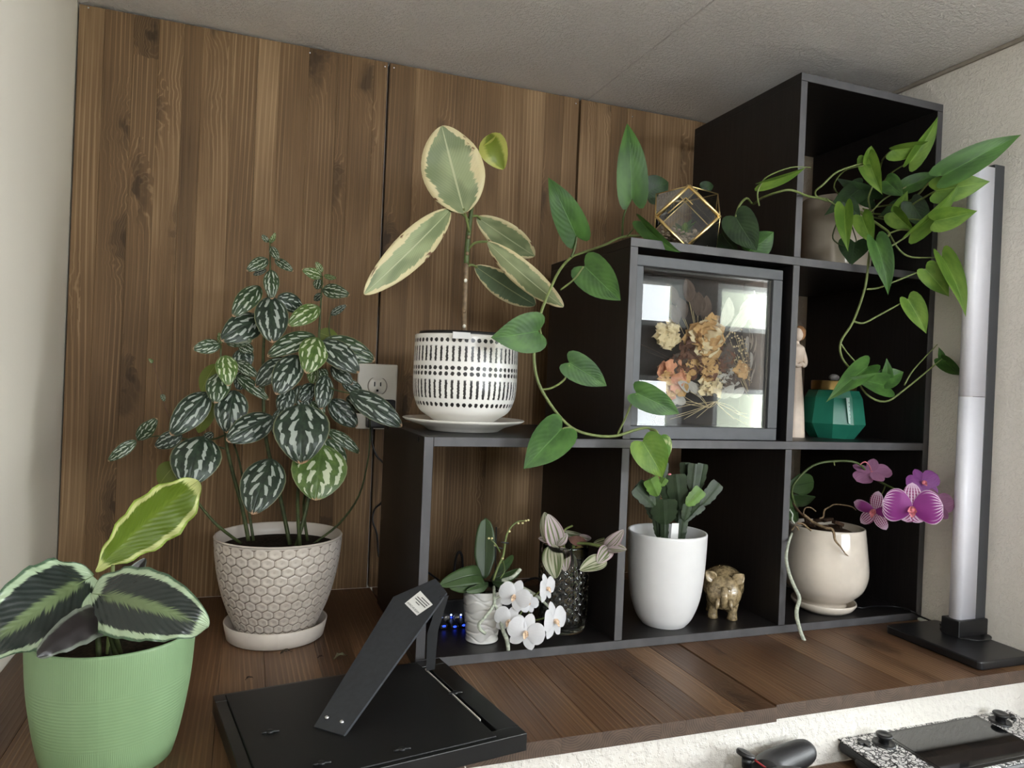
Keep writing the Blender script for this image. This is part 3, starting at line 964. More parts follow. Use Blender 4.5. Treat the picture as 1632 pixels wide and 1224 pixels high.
lathe('soil', [(rt - 0.006, zs_), (rt * 0.6, zs_ + 0.003), (rt * 0.3, zs_), (0.0001, zs_ + 0.002)], c, M_SOIL, g, 40)
yc = c.y
def stem(pts, r, m=M_STEMD, par=None, nm='stem', seg=7):
    return tube(nm, pp(pts), r, m, par or g, seg)
stem([(462, 868, yc - .01), (446, 790, yc), (424, 700, yc), (419, 600, yc), (422, 520, yc - .01), (430, 440, yc - .01), (430, 385, yc - .01)], [.0032, .003, .0028, .0024, .002, .0015, .001])
stem([(472, 870, yc - .02), (492, 790, yc - .01), (502, 680, yc - .01), (506, 590, yc - .01), (509, 520, yc), (514, 440, yc)], [.003, .003, .0026, .0022, .0017, .001])
stem([(396, 862, yc + .0), (386, 810, yc), (365, 730, yc), (358, 680, yc), (352, 610, yc - .01), (352, 550, yc - .01)], [.003, .0029, .0026, .0022, .0018, .0012])
stem([(384, 866, yc - .03), (352, 842, yc - .06), (334, 824, yc - .06), (308, 790, yc - .05), (282, 742, yc - .03)], [.0022, .0022, .002, .0018, .0015])
stem([(500, 866, yc), (540, 835, yc + .02), (572, 790, yc + .05), (586, 735, yc + .07), (590, 690, yc + .08), (588, 640, yc + .08)], [.0018, .0018, .0016, .0014, .0012, .001])
stem([(478, 872, yc - .03), (474, 800, yc - .04), (478, 740, yc - .05), (470, 690, yc - .04)], [.003, .0026, .002, .0015])
stem([(490, 862, yc + .01), (484, 800, yc), (500, 740, yc - .03)], [.0024, .002, .0015])
stem([(404, 862, yc + .03), (394, 800, yc + .04), (380, 730, yc + .04), (366, 690, yc + .03)], [.0022, .002, .0016, .0012])
stem([(366, 690, yc), (340, 700, yc - .01), (322, 697, yc - .02)], [.0014, .0013, .0012])
stem([(358, 715, yc), (300, 700, yc + .01), (250, 695, yc + .02), (219, 702, yc + .02)], [.0014, .0012, .001, .0008])
stem([(300, 690, yc + .02), (268, 660, yc + .03), (258, 625, yc + .03), (243, 575, yc + .03)], [.0009, .0007, .0006, .0004], plain('reddish_stem', (92, 62, 44), 0.6, vary=0.2))
stem([(508, 606, yc - .01), (530, 620, yc - .02), (562, 628, yc - .03)], [.0014, .0012, .001])
stem([(527, 540, yc), (524, 520, yc), (527, 502, yc)], [.001, .0009, .0007])
PL = [  # base, tip, width px, depth of base and tip from the pot axis, roll, material
 ((428,386),(417,374),9,-.01,-.01,0,'M'), ((430,388),(439,371),8,-.01,-.02,20,'L'), ((431,393),(444,414),14,-.01,-.025,10,'M'),
 ((427,413),(394,431),21,-.01,-.03,10,'M'), ((438,413),(467,432),15,-.01,-.025,-10,'M'), ((432,430),(433,475),25,-.012,-.03,0,'M'),
 ((425,430),(403,438),10,0,.01,30,'D'), ((414,456),(372,502),33,0,-.03,15,'M'), ((432,472),(434,546),53,-.01,-.045,0,'D'),
 ((442,474),(485,493),30,.0,.02,-20,'D'), ((417,506),(355,540),48,0,-.04,15,'D'), ((361,547),(402,543),17,-.01,-.03,0,'M'),
 ((352,549),(308,556),24,-.01,-.03,0,'M'), ((352,548),(349,530),9,-.01,-.02,0,'L'), ((513,441),(483,430),18,0,-.02,0,'L'),
 ((514,434),(503,417),10,0,0,0,'L'), ((516,440),(536,443),9,0,-.02,30,'L'), ((509,444),(505,462),16,0,.01,0,'M'),
 ((514,461),(557,470),24,0,-.03,0,'M'), ((513,468),(500,480),12,.01,.02,0,'D'), ((509,489),(460,518),31,0,-.03,10,'L'),
 ((527,502),(552,486),12,0,-.01,0,'D'), ((508,530),(542,545),26,.01,.03,-20,'O'), ((502,535),(426,567),33,-.01,-.03,15,'M'),
 ((507,538),(489,594),47,-.02,-.06,0,'L'), ((510,545),(572,592),42,-.02,-.05,-12,'D'), ((515,543),(598,574),40,-.005,-.02,-15,'M'),
 ((474,566),(441,627),46,-.03,-.06,12,'D'), ((462,572),(407,614),36,-.015,-.03,15,'D'), ((503,584),(497,612),22,.0,.0,0,'L'),
 ((510,588),(520,606),19,.0,-.01,0,'M'), ((528,584),(562,612),25,.0,-.01,-10,'D'), ((520,598),(512,652),31,-.01,-.03,-20,'D'),
 ((545,606),(578,626),21,0,.01,0,'D'), ((558,625),(641,678),40,-.03,-.06,-15,'D'), ((526,638),(569,680),36,.0,-.01,-5,'D'),
 ((553,632),(584,658),24,0,.02,0,'D'), ((482,644),(480,737),88,-.06,-.10,0,'D'), ((514,708),(503,797),88,-.05,-.09,-5,'L'),
 ((518,700),(548,754),36,-.03,-.04,-25,'M'), ((522,685),(574,722),20,-.02,-.03,-20,'M'), ((433,731),(402,820),68,-.05,-.09,5,'D'),
 ((435,664),(361,702),47,-.03,-.06,12,'D'), ((374,622),(362,690),52,-.01,-.03,5,'D'), ((352,594),(343,642),38,-.02,-.05,5,'M'),
 ((359,566),(364,613),34,-.03,-.06,0,'L'), ((345,580),(321,624),26,-.01,-.02,20,'O'), ((383,556),(393,588),34,.01,.0,0,'D'),
 ((377,577),(411,600),20,0,-.02,0,'M'), ((377,598),(428,637),20,0,-.02,-10,'M'), ((332,626),(273,692),47,-.02,-.05,12,'D'),
 ((337,640),(316,690),28,.0,.0,15,'O'), ((323,695),(299,774),76,-.03,-.07,5,'D'), ((284,738),(254,772),36,-.01,-.02,20,'O'),
 ((290,692),(246,712),28,.01,.01,10,'D'), ((217,702),(172,735),20,.02,.01,10,'M'), ((219,701),(249,668),24,.02,.0,0,'M'),
 ((463,618),(447,660),30,.0,-.01,0,'D'), ((474,615),(492,650),32,.0,-.01,0,'D'), ((448,652),(437,694),22,-.01,-.02,0,'D'),
 ((497,640),(516,662),24,-.01,-.02,0,'M'), ((244,578),(237,572),6,.03,.02,0,'L'), ((258,628),(262,640),8,.03,.02,0,'M'),
 ((390,590),(380,622),26,.01,.0,0,'D'), ((470,548),(452,560),18,.01,.01,0,'M'), ((500,612),(478,640),26,.0,-.01,10,'D'),
 ((380,548),(404,560),20,.01,.0,0,'M'), ((340,690),(322,702),14,.02,.02,0,'D'), ((485,650),(505,690),30,.0,-.02,0,'D'),
]
PM = dict(D=M_PIL_D, M=M_PIL_M, L=M_PIL_L, O=M_PIL_O)
for b, t, w, db, dt, rl, m in PL:
    leafp(g, PM[m], b, t, w, yc + db, yc + dt, rl + random.uniform(-8, 8), shape='ovate', arch=random.uniform(.05, .12),
          fold=random.uniform(-.12, .12), cup=random.uniform(.05, .2), nu=8, nv=12, hook=random.uniform(0, .15))
# ------------------------------------------------------------------ variegated rubber plant on the lower shelf top
ZS1 = P + T + 0.0003
c = base_centre(738, 690, 58, ZS1)
pr = prof_px(c, [(687, 56), (684, 58), (679, 66), (671, 92), (667.5, 97)])
r1 = pr[-1][0]
sa = lathe('saucer', [(0.0001, ZS1), (pr[0][0], ZS1), (pr[1][0], pr[1][1]), (pr[2][0], pr[2][1]), (pr[3][0], pr[3][1]), (r1, pr[4][1]), (r1 - .001, pr[4][1] + .001),
           (r1 - .004, pr[4][1]), (pr[2][0], pr[2][1] + .0035), (0.0001, pr[2][1] + .003)], c, M_WHITEP, None, 72, org=(c.x, c.y, ZS1))
tag(sa, 'wide white saucer plate under the bar-and-dot patterned pot', 'saucer')
zb = pr[2][1] + 0.0033
g = empty('potted_rubber_plant', 'variegated rubber plant in a white pot with black bars and dots', 'plant', (c.x, c.y, zb))
pr = prof_px(c, [(668, 40), (665, 56), (655, 70), (640, 78), (620, 82), (580, 82.5), (538, 82)])
dz = zb - pr[0][1]
pr = [(r, max(z, zb) if i else zb) for i, (r, z) in enumerate(pr)]
rt, zt = pr[-1]
out = smooth_prof(pr, 8)
lathe('pot', [(0.0001, zb)] + out + [(rt - .0015, zt + .0012), (rt - .004, zt), (rt - .005, zt - .03)], c, dash_pot(zt - zb), g, 96)
lathe('nursery_pot', [(rt - .0055, zt - .03), (rt - .006, zt + .002), (rt - .0065, zt + .006), (rt - .0085, zt + .006), (rt - .0095, zt - .02)], c, M_BLACK, g, 64)
lathe('soil', [(rt - .0095, zt - .012), (rt * .5, zt - .010), (.0001, zt - .009)], c, M_SOIL, g, 32)
yc = c.y
tg = at(733, 537, y=c.y - rt + .006)
box('plant_tag', (tg.x - .013, tg.y - .0085, tg.z - .003), (tg.x + .013, tg.y - .0075, tg.z + .0065), M_PAPERW, g, bev=.0003)
M_TRUNK = plain('rubber_plant_trunk', (112, 92, 68), 0.6, vary=0.3, gs=120, grain=0.3)
tube('trunk', pp([(740, 545, yc), (740, 500, yc), (742, 450, yc), (743, 420, yc)]), [.0045, .0042, .0042, .0042], M_TRUNK, g, 9)
tube('stem', pp([(743, 422, yc), (745, 390, yc), (748, 360, yc), (752, 331, yc)]), [.0042, .0042, .004, .003], M_STEM, g, 9)
for yy, xx in ((447, 742), (496, 740), (520, 740), (404, 745), (378, 747)):
    p = at(xx, yy, y=yc - .004)
    V, F = ball_geo(p, (.0028, .002, .0032), 8, 6)
    mk('leaf_scar', V, F, M_CREAMP if yy in (447, 520) else M_TRUNK, g)
RB = dict(nu=10, nv=20, shape='rubber', thick=.0008)
leafp(g, M_RUBBER, (740, 340), (704, 201), 100, yc - .02, yc - .01, 6, arch=-.03, fold=.10, wave=.02, wf=3, **RB)
leafp(g, M_RUBBER, (717, 335), (580, 469), 55, yc - .01, yc - .06, -10, arch=.04, fold=.12, wave=.02, **RB)
leafp(g, M_RUBBER, (777, 386), (898, 489), 40, yc - .02, yc - .05, 12, arch=.08, fold=-.15, wave=.02, **RB)
leafp(g, M_RUBBER, (760, 346), (852, 408), 46, yc + .02, yc + .05, 5, arch=.05, fold=.1, **RB)
leafp(g, M_RUBBER_D, (757, 424), (853, 486), 42, yc + .01, yc + .04, 10, arch=.05, fold=.12, **RB)
leafp(g, M_RUBBER_N, (766, 240), (798, 212), 26, yc, yc - .01, 40, arch=.2, fold=.5, nu=8, nv=12, shape='ovate')
leafp(g, M_RUBBER_N, (780, 214), (803, 270), 46, yc - .01, yc - .02, 10, arch=.15, fold=.35, nu=8, nv=12, shape='ovate')
for pth in ([(746, 398, yc), (757, 387, yc - .01), (777, 385, yc - .02)], [(752, 345, yc), (760, 344, yc + .01), (766, 349, yc + .02)],
            [(744, 425, yc), (752, 422, yc), (760, 426, yc + .01)], [(748, 370, yc - .003), (744, 352, yc - .012), (739, 332, yc - .02)],
            [(748, 352, yc), (732, 338, yc - .01), (715, 336, yc - .01)], [(753, 332, yc), (760, 260, yc), (766, 240, yc)]):
    tube('petiole', pp(pth), .0019, M_STEML, g, 7)
# ------------------------------------------------------------------ pothos in the top cell
ZS2 = 2 * P + T + 0.0003
pc = at(1332, 405, y=0.125)
c = Vector((pc.x, pc.y, ZS2))
d_ = depth(c) / F_PX
rs = 58 * d_
sa = lathe('saucer', [(.0001, ZS2), (rs * .8, ZS2), (rs, ZS2 + .010), (rs - .001, ZS2 + .0115), (rs - .003, ZS2 + .0105), (rs * .8, ZS2 + .004), (.0001, ZS2 + .004)], c, M_CREAM, None, 56, org=c)
tag(sa, 'cream glazed saucer under the pothos pot in the top cell', 'saucer')
g = empty('potted_pothos', 'trailing pothos in a cream glazed pot in the top shelf cell', 'plant', (c.x, c.y, ZS2 + .0043))
zb = ZS2 + .0043
zt = zat(c, 322)
rb, rt = 50 * d_, 53 * d_
lathe('pot', smooth_prof([(.0001, zb), (rb * .8, zb), (rb, zb + .006), (rb * 1.04, zb + .03), (rt, zt - .01), (rt, zt)], 5) + [(rt - .002, zt + .0015), (rt - .004, zt), (rt - .006, zt - .03)], c,
      plain('cream_glaze_pothos_pot', (178, 166, 150), 0.14, 0, 0.6, coat=0.4, vary=0.06, gs=30), g, 56)
lathe('soil', [(rt - .005, zt - .012), (rt * .5, zt - .009), (.0001, zt - .008)], c, M_SOIL, g, 28)
def vine(pts, r, m=M_STEML, seg=7): return tube('stem', pp(pts), r, m, g, seg)
# hanging vine to the lower cell
vine([(1345, 326, .10), (1352, 322, .06), (1370, 338, .03), (1400, 358, .0), (1417, 372, -.02), (1408, 382, -.025), (1392, 388, -.025), (1386, 402, -.025), (1379, 457, -.02), (1360, 512, -.02), (1340, 545, -.02),
      (1342, 570, -.02), (1358, 592, -.02), (1381, 628, -.025), (1410, 640, -.03), (1439, 623, -.035), (1501, 572, -.05)],
     [.0022, .0022, .0022, .0022, .0022, .002, .002, .002, .002, .002, .002, .0018, .0018, .0018, .0017, .0015, .001])
vine([(1381, 461, -.02), (1400, 459, -.03), (1423, 450, -.04), (1475, 429, -.06)], [.0017, .0016, .0015, .0011])
vine([(1360, 512, -.02), (1376, 515, -.025), (1400, 503, -.035), (1447, 477, -.05)], [.0017, .0016, .0014, .0011])
vine([(1418, 374, -.02), (1433, 398, -.03), (1454, 410, -.04), (1501, 410, -.07)], [.0017, .0016, .0015, .0011])
vine([(1441, 614, -.035), (1457, 588, -.04), (1494, 549, -.045)], [.0014, .0012, .0008])
vine([(1339, 546, -.02), (1350, 562, -.025), (1368, 582, -.03)], [.0014, .0012, .001])
# vine to the terrarium and down the side
YT = .09
vine([(1340, 330, .09), (1318, 318, .05), (1289, 313, .0), (1261, 303, -.02), (1240, 306, -.01), (1215, 315, .02), (1200, 325, .06), (1190, 316, .05), (1178, 328, .05), (1172, 346, .05)], .0019)
vine([(1210, 328, .02), (1207, 310, .015), (1212, 295, .01), (1224, 281, .0), (1260, 267, -.02), (1292, 267, -.02)], [.0014, .0014, .0013, .0012, .001, .0006])
vine([(1345, 326, .09), (1308, 317, .03), (1299, 306, .02), (1312, 294, .01), (1336, 273, .0), (1379, 259, -.02)], [.0018, .0018, .0017, .0017, .0016, .001])
vine([(1350, 322, .09), (1329, 298, .04), (1346, 272, .01), (1376, 264, -.02)], .0012)
vine([(1316, 316, .03), (1330, 326, .02), (1346, 338, .01), (1346, 360, .01)], [.0014, .0013, .0012, .0008])
vine([(1360, 325, .08), (1385, 335, .05), (1384, 315, .03), (1393, 292, .02)], .0016)
vine([(1360, 330, .08), (1384, 340, .04), (1408, 318, .02), (1440, 300, .0), (1443, 298, .0)], .0014)
vine([(1365, 330, .08), (1395, 300, .05), (1404, 262, .03), (1410, 250, .0), (1424, 237, -.02)], .0015)
vine([(1370, 330, .08), (1400, 300, .05), (1420, 276, .02), (1449, 258, -.01)], .0014)
vine([(1380, 340, .06), (1430, 340, .0), (1460, 322, -.05), (1494, 303, -.10)], .0016)
vine([(1386, 345, .05), (1425, 352, -.01), (1430, 340, -.02)], .0013)
vine([(1417, 372, -.02), (1436, 366, -.03), (1453, 368, -.05)], .0015)
vine([(1388, 406, -.025), (1400, 404, -.03), (1440, 380, -.05), (1453, 369, -.06)], .0015)
vine([(1395, 330, .05), (1450, 320, -.02), (1480, 292, -.08), (1506, 278, -.12)], .0015)
vine([(1400, 345, .02), (1460, 350, -.05), (1495, 352, -.10)], .0013)
vine([(1340, 340, .05), (1327, 375, .04), (1335, 388, .03), (1345, 392, .02)], .0012, M_STEMD)
vine([(1352, 345, .05), (1364, 380, .02), (1363, 388, .02)], .001, M_STEMD)
vine([(1386, 404, -.025), (1392, 394, -.03), (1396, 386, -.03)], .0012)
# left trailing vine over the middle step
vine([(1172, 346, .06), (1165, 372, .09), (1120, 382, .13), (1060, 380, .15), (1000, 376, .14), (960, 392, .11), (925, 404, .06), (908, 412, .03), (886, 441, .01), (858, 511, -.005), (851, 563, -.015), (858, 609, -.02), (882, 651, -.025), (910, 681, -.03),
      (942, 693, -.035), (980, 695, -.03), (1017, 684, -.03), (1036, 683, -.035), (1046, 696, -.04)],
     [.0018] * 4 + [.002] * 4 + [.0021] * 9 + [.0018, .0014])
vine([(910, 410, .03), (916, 396, .03), (919, 377, .03)], .0017, M_STEM)
vine([(992, 376, .14), (993, 350, .12), (1000, 328, .11), (1007, 316, .10)], .0018, M_STEM)
vine([(893, 462, .005), (915, 445, -.005), (930, 425, -.01)], .0014)
vine([(858, 512, -.005), (860, 522, -.008), (862, 532, -.01)], .0015)
vine([(862, 621, -.02), (880, 618, -.025), (900, 604, -.03), (907, 582, -.03)], .0015)
vine([(984, 693, -.03), (995, 670, -.035), (1006, 645, -.045), (1014, 628, -.05)], .0015)
vine([(910, 682, -.03), (902, 682, -.035), (896, 684, -.04)], .0015)
vine([(1036, 684, -.035), (1046, 688, -.045), (1050, 702, -.05)], [.0022, .0024, .0015])
vine([(1000, 376, .12), (1012, 362, .08), (1022, 353, .04)], .0012)
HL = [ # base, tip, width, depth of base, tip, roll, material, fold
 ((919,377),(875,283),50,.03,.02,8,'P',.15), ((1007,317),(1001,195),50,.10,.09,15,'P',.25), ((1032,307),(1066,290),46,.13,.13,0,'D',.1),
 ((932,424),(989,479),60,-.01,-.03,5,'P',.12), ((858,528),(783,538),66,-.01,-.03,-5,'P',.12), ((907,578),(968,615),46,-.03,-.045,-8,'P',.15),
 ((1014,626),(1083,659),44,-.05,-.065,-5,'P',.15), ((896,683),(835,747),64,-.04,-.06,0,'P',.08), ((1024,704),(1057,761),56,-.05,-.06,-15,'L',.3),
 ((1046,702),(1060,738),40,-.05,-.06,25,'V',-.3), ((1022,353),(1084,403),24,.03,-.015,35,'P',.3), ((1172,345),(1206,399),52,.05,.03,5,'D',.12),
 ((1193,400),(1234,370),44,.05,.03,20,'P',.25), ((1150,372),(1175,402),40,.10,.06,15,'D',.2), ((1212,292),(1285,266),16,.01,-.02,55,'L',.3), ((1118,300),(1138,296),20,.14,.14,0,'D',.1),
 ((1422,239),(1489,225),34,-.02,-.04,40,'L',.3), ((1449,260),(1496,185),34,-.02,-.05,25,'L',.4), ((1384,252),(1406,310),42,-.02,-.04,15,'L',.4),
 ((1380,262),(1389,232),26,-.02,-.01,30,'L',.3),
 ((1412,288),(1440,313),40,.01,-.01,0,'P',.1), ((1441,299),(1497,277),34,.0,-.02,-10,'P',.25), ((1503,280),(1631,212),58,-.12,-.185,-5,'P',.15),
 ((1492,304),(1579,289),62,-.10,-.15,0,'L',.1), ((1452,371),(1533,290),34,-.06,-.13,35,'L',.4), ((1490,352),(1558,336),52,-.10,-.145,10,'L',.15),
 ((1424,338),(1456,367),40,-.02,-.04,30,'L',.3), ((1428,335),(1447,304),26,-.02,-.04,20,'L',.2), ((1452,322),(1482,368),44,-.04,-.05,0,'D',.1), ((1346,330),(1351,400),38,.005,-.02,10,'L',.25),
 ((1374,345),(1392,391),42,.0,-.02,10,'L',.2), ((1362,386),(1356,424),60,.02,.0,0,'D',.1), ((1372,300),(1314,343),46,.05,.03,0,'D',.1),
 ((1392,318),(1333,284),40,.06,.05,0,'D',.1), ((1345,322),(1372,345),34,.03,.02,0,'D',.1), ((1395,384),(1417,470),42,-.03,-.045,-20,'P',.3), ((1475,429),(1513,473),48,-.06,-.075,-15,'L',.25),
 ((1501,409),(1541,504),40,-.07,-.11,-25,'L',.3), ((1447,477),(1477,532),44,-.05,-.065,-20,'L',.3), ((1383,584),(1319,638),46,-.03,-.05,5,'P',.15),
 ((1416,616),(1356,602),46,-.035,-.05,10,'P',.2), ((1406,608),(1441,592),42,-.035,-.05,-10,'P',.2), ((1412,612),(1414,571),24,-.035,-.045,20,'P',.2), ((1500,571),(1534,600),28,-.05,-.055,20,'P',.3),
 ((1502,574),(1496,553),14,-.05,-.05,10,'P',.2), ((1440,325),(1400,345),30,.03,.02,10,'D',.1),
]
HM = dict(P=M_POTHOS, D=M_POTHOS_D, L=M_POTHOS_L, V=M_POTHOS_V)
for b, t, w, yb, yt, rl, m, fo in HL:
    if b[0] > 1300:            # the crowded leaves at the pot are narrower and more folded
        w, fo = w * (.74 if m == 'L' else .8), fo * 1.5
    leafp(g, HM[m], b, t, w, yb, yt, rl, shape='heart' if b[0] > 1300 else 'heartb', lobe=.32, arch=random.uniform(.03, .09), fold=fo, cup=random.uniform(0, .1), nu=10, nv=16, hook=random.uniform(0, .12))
# ------------------------------------------------------------------ brass and glass terrarium on the middle step
fc = at(1096, 343, y=.035)
A = 50 * depth(fc) / F_PX
cz = ZS2 + A
cc = Vector((fc.x, .035, cz)) + Vector((math.sin(math.radians(30)), math.cos(math.radians(30)), 0)) * A
g = empty('geometric_terrarium', 'faceted glass terrarium with brass edges and pebbles inside', 'terrarium', (cc.x, cc.y, ZS2))
RZ = Matrix.Rotation(math.radians(-30), 3, 'Z')
def cv(x, y, z): return cc + RZ @ Vector((x * A, y * A, z * A))
VS = [(x, y, 0) for x in (-1, 1) for y in (-1, 1)] + [(x, 0, z) for x in (-1, 1) for z in (-1, 1)] + [(0, y, z) for y in (-1, 1) for z in (-1, 1)]
edges = [(a, b) for i, a in enumerate(VS) for b in VS[i + 1:] if abs((Vector(a) - Vector(b)).length - math.sqrt(2)) < 1e-3]
for a, b in edges:
    front = a[1] == -1 and b[1] == -1
    pa, pb = cv(*a), cv(*b)
    if front:
        pa, pb = pa + RZ @ Vector((0, -.0015, 0)), pb + RZ @ Vector((0, -.0015, 0))
    if min(pa.z, pb.z) < ZS2 + .002: pa, pb = pa + Vector((0, 0, .0018)), pb + Vector((0, 0, .0018))
    tube('brass_edge', [pa, pb], .0028 if front else .0009, M_GOLD, g, 6, 1)
for ax in range(3):
    for s in (-1, 1):
        if ax == 2 and s == -1: continue
        q = [v for v in VS if v[ax] == s]
        o1, o2 = [i for i in range(3) if i != ax]
        q.sort(key=lambda v: math.atan2(v[o2], v[o1]))
        mk('glass_pane', [cv(*v) for v in q], [[0, 1, 2, 3]], M_PANET, g, smooth=False)
for sx in (-1, 1):
    for sy in (-1, 1):
        for sz in (-1, 1):
            mk('glass_pane', [cv(sx, sy, 0), cv(sx, 0, sz), cv(0, sy, sz)], [[0, 1, 2]], M_PANET, g, smooth=False)
# two thin brass rods just in front of the front face
for a, b in (((-.62, -1.02, .12), (-.08, -1.02, .62)), ((-.08, -1.02, .62), (.14, -1.02, .40))):
    tube('brass_rod', [cv(*a), cv(*b)], .0009, M_GOLD, g, 6, 1)
# pebbles (too many to count)
random.seed(3)
G = []
M_PEB = plain('mixed_pebbles', (176, 156, 136), 0.6, vary=0.5, gs=90)
for k in range(320):
    zz = random.uniform(-.97, -.34)
    m = .93 + zz * .0
    lim = .92 if zz > -.5 else .92 - (-.5 - zz) * .1
    x, y = random.uniform(-.85, .85), random.uniform(-.85, .85)
    if abs(x) + abs(y) > 1.02 + (zz + 1) * .75: continue
    r = random.uniform(.0025, .0045)
    G.append(ball_geo(cv(x, y, zz) + Vector((0, 0, .003)), (r, r * .8, r * .65), 7, 5))
pb = mk('pebbles', *join_geo(*G), M_PEB, g)
pb['kind'] = 'stuff'
for k in range(11):
    a = k * 2.4
    p0 = cv(-.05, -.1, -.45)
    d = Vector((math.cos(a), math.sin(a), .7 + .3 * (k % 3)))
    leaf('succulent_leaf', g, M_POTHOS_L if k % 2 else M_POTHOS, p0, p0 + d * .02, .011, Vector((0, 0, 1)), shape='ovate', cup=-.2, nu=4, nv=6)
# ------------------------------------------------------------------ shadow box with dried flowers
fx0, fx1, fz0, fz1 = .3145, .5855, P + T + .0004, .5905
y0 = .006
g = empty('shadow_box_frame', 'dark grey square shadow box frame with a glass front', 'picture frame', ((fx0 + fx1) / 2, y0 + .02, fz0))
rw = .0135
DB = .062
box('frame_rail', (fx0, y0, fz1 - .0165), (fx1, y0 + DB, fz1), M_BOXF, g, bev=.0012)
box('frame_rail', (fx0, y0, fz0), (fx1, y0 + DB, fz0 + .0195), M_BOXF, g, bev=.0012)
box('frame_rail', (fx0, y0, fz0 + .0196), (fx0 + rw, y0 + DB, fz1 - .0166), M_BOXF, g, bev=.0012)
box('frame_rail', (fx1 - .0185, y0, fz0 + .0196), (fx1, y0 + DB, fz1 - .0166), M_BOXF, g, bev=.0012)
box('backing', (fx0 + .001, y0 + DB, fz0 + .001), (fx1 - .001, y0 + DB + .003, fz1 - .001), plain('black_felt_backing', (30, 29, 30), .9, vary=.15, gs=200), g, bev=0)
box('glass_pane', (fx0 + rw, y0 + .006, fz0 + .0196), (fx1 - .0186, y0 + .008, fz1 - .0166), M_PANE, g, bev=0)
box('inner_lip', (fx1 - .028, y0 + .012, fz0 + .02), (fx1 - .0187, y0 + DB - .001, fz1 - .017), M_BLACK, g, bev=0)
YF = y0 + .036
def dcol(name, a, b): 
    return leaf_mat(name, lambda n, u, v, q: (n.mix(n.noise(n.comb(n.mul(u, 12.0), n.mul(v, 3.0), n.mul(n.rnd(), 9.0)), 1.0, 3.0), lin(*a), lin(*b)), None), .8, .2, .2)
DT = dcol('dried_petal_tan', (166, 120, 70), (224, 188, 132))
DC = dcol('dried_petal_cream', (206, 184, 140), (238, 224, 190))
DBR = dcol('dried_petal_brown', (72, 46, 38), (120, 82, 62))
DPK = dcol('dried_petal_pink', (190, 120, 100), (226, 170, 130))
DGY = dcol('dried_leaf_grey', (140, 134, 128), (206, 202, 194))
DDK = dcol('dried_leaf_dark', (60, 50, 46), (98, 84, 76))
def dry_flower(name, label, px, py, rpx, mats, npet, seed, cone=.9, ruff=.16):
    random.seed(seed)
    cpt = at(px, py, y=YF)
    r = rpx * depth(cpt) / F_PX
    e = empty(name, label, 'dried flower', (cpt.x, cpt.y, cpt.z))
    for k in range(npet):
        ring = k / npet
        a = k * 2.39996 + random.uniform(-.3, .3)
        outw = .35 + .65 * ring
        dr = Vector((math.cos(a), -cone * (1.25 - ring), math.sin(a))).normalized()
        b0 = cpt + Vector((math.cos(a), 0, math.sin(a))) * r * .12 * outw
        tp = b0 + dr * r * (.5 + .5 * outw) * random.uniform(.8, 1.1)
        tp.y = max(tp.y, y0 + .0095)
        V, F, UV = leaf_geo(b0, tp, r * random.uniform(.45, .8), Vector((0, -1, 0)) + Vector((math.cos(a), 0, math.sin(a))) * -.5, shape='petal',
                 arch=random.uniform(-.1, .2), fold=random.uniform(-.3, .4), wave=ruff, wf=2.5, cup=random.uniform(-.4, .4), nu=6, nv=8, ph=random.uniform(0, 6), twist=random.uniform(-.5, .5))
        for v in V:
            v.y = min(max(v.y, y0 + .0092), y0 + DB - .001)
        mk('petal', V, F, mats[k % len(mats)], e, uv=UV)
    return e
dry_flower('dried_rose', 'large golden tan dried rose in the shadow box', 1120, 536, 40, [DT, DT, DC], 26, 1)
dry_flower('dried_rose', 'dark brown dried rose at the bouquet middle', 1098, 558, 25, [DBR], 20, 2, .8)
dry_flower('dried_rose', 'peach pink dried rose at the bouquet edge', 1068, 602, 36, [DPK, DT, DPK], 16, 3, .4)
dry_flower('dried_flower', 'curled cream dried flower beside the golden rose', 1064, 532, 30, [DC], 13, 4, .3, .3)
dry_flower('dried_flower', 'pale cream dried flower low in the shadow box', 1133, 612, 27, [DC], 15, 5, .4, .25)
dry_flower('dried_flower', 'crumpled brown dried flower under the dark rose', 1124, 584, 28, [DBR, DT], 18, 6, .5, .25)
dry_flower('dried_flower', 'small tan dried bloom left of the cream flower', 1094, 592, 21, [DT, DBR], 9, 8, .5, .2)
dry_flower('dried_flower', 'faded gold dried bloom under the baby breath', 1178, 590, 21, [DT], 9, 9, .5, .2)
dry_flower('dried_flower', 'dark crumpled dried bloom between golden rose and baby breath', 1150, 572, 27, [DBR, DDK], 16, 21, .5, .25)
dry_flower('dried_flower', 'dark dried bloom between the pink and brown roses', 1084, 578, 24, [DDK, DBR], 14, 22, .5, .25)
dry_flower('dried_flower', 'grey brown dried bloom right of the pale cream flower', 1158, 606, 24, [DDK, DGY], 14, 23, .5, .25)
random.seed(11)
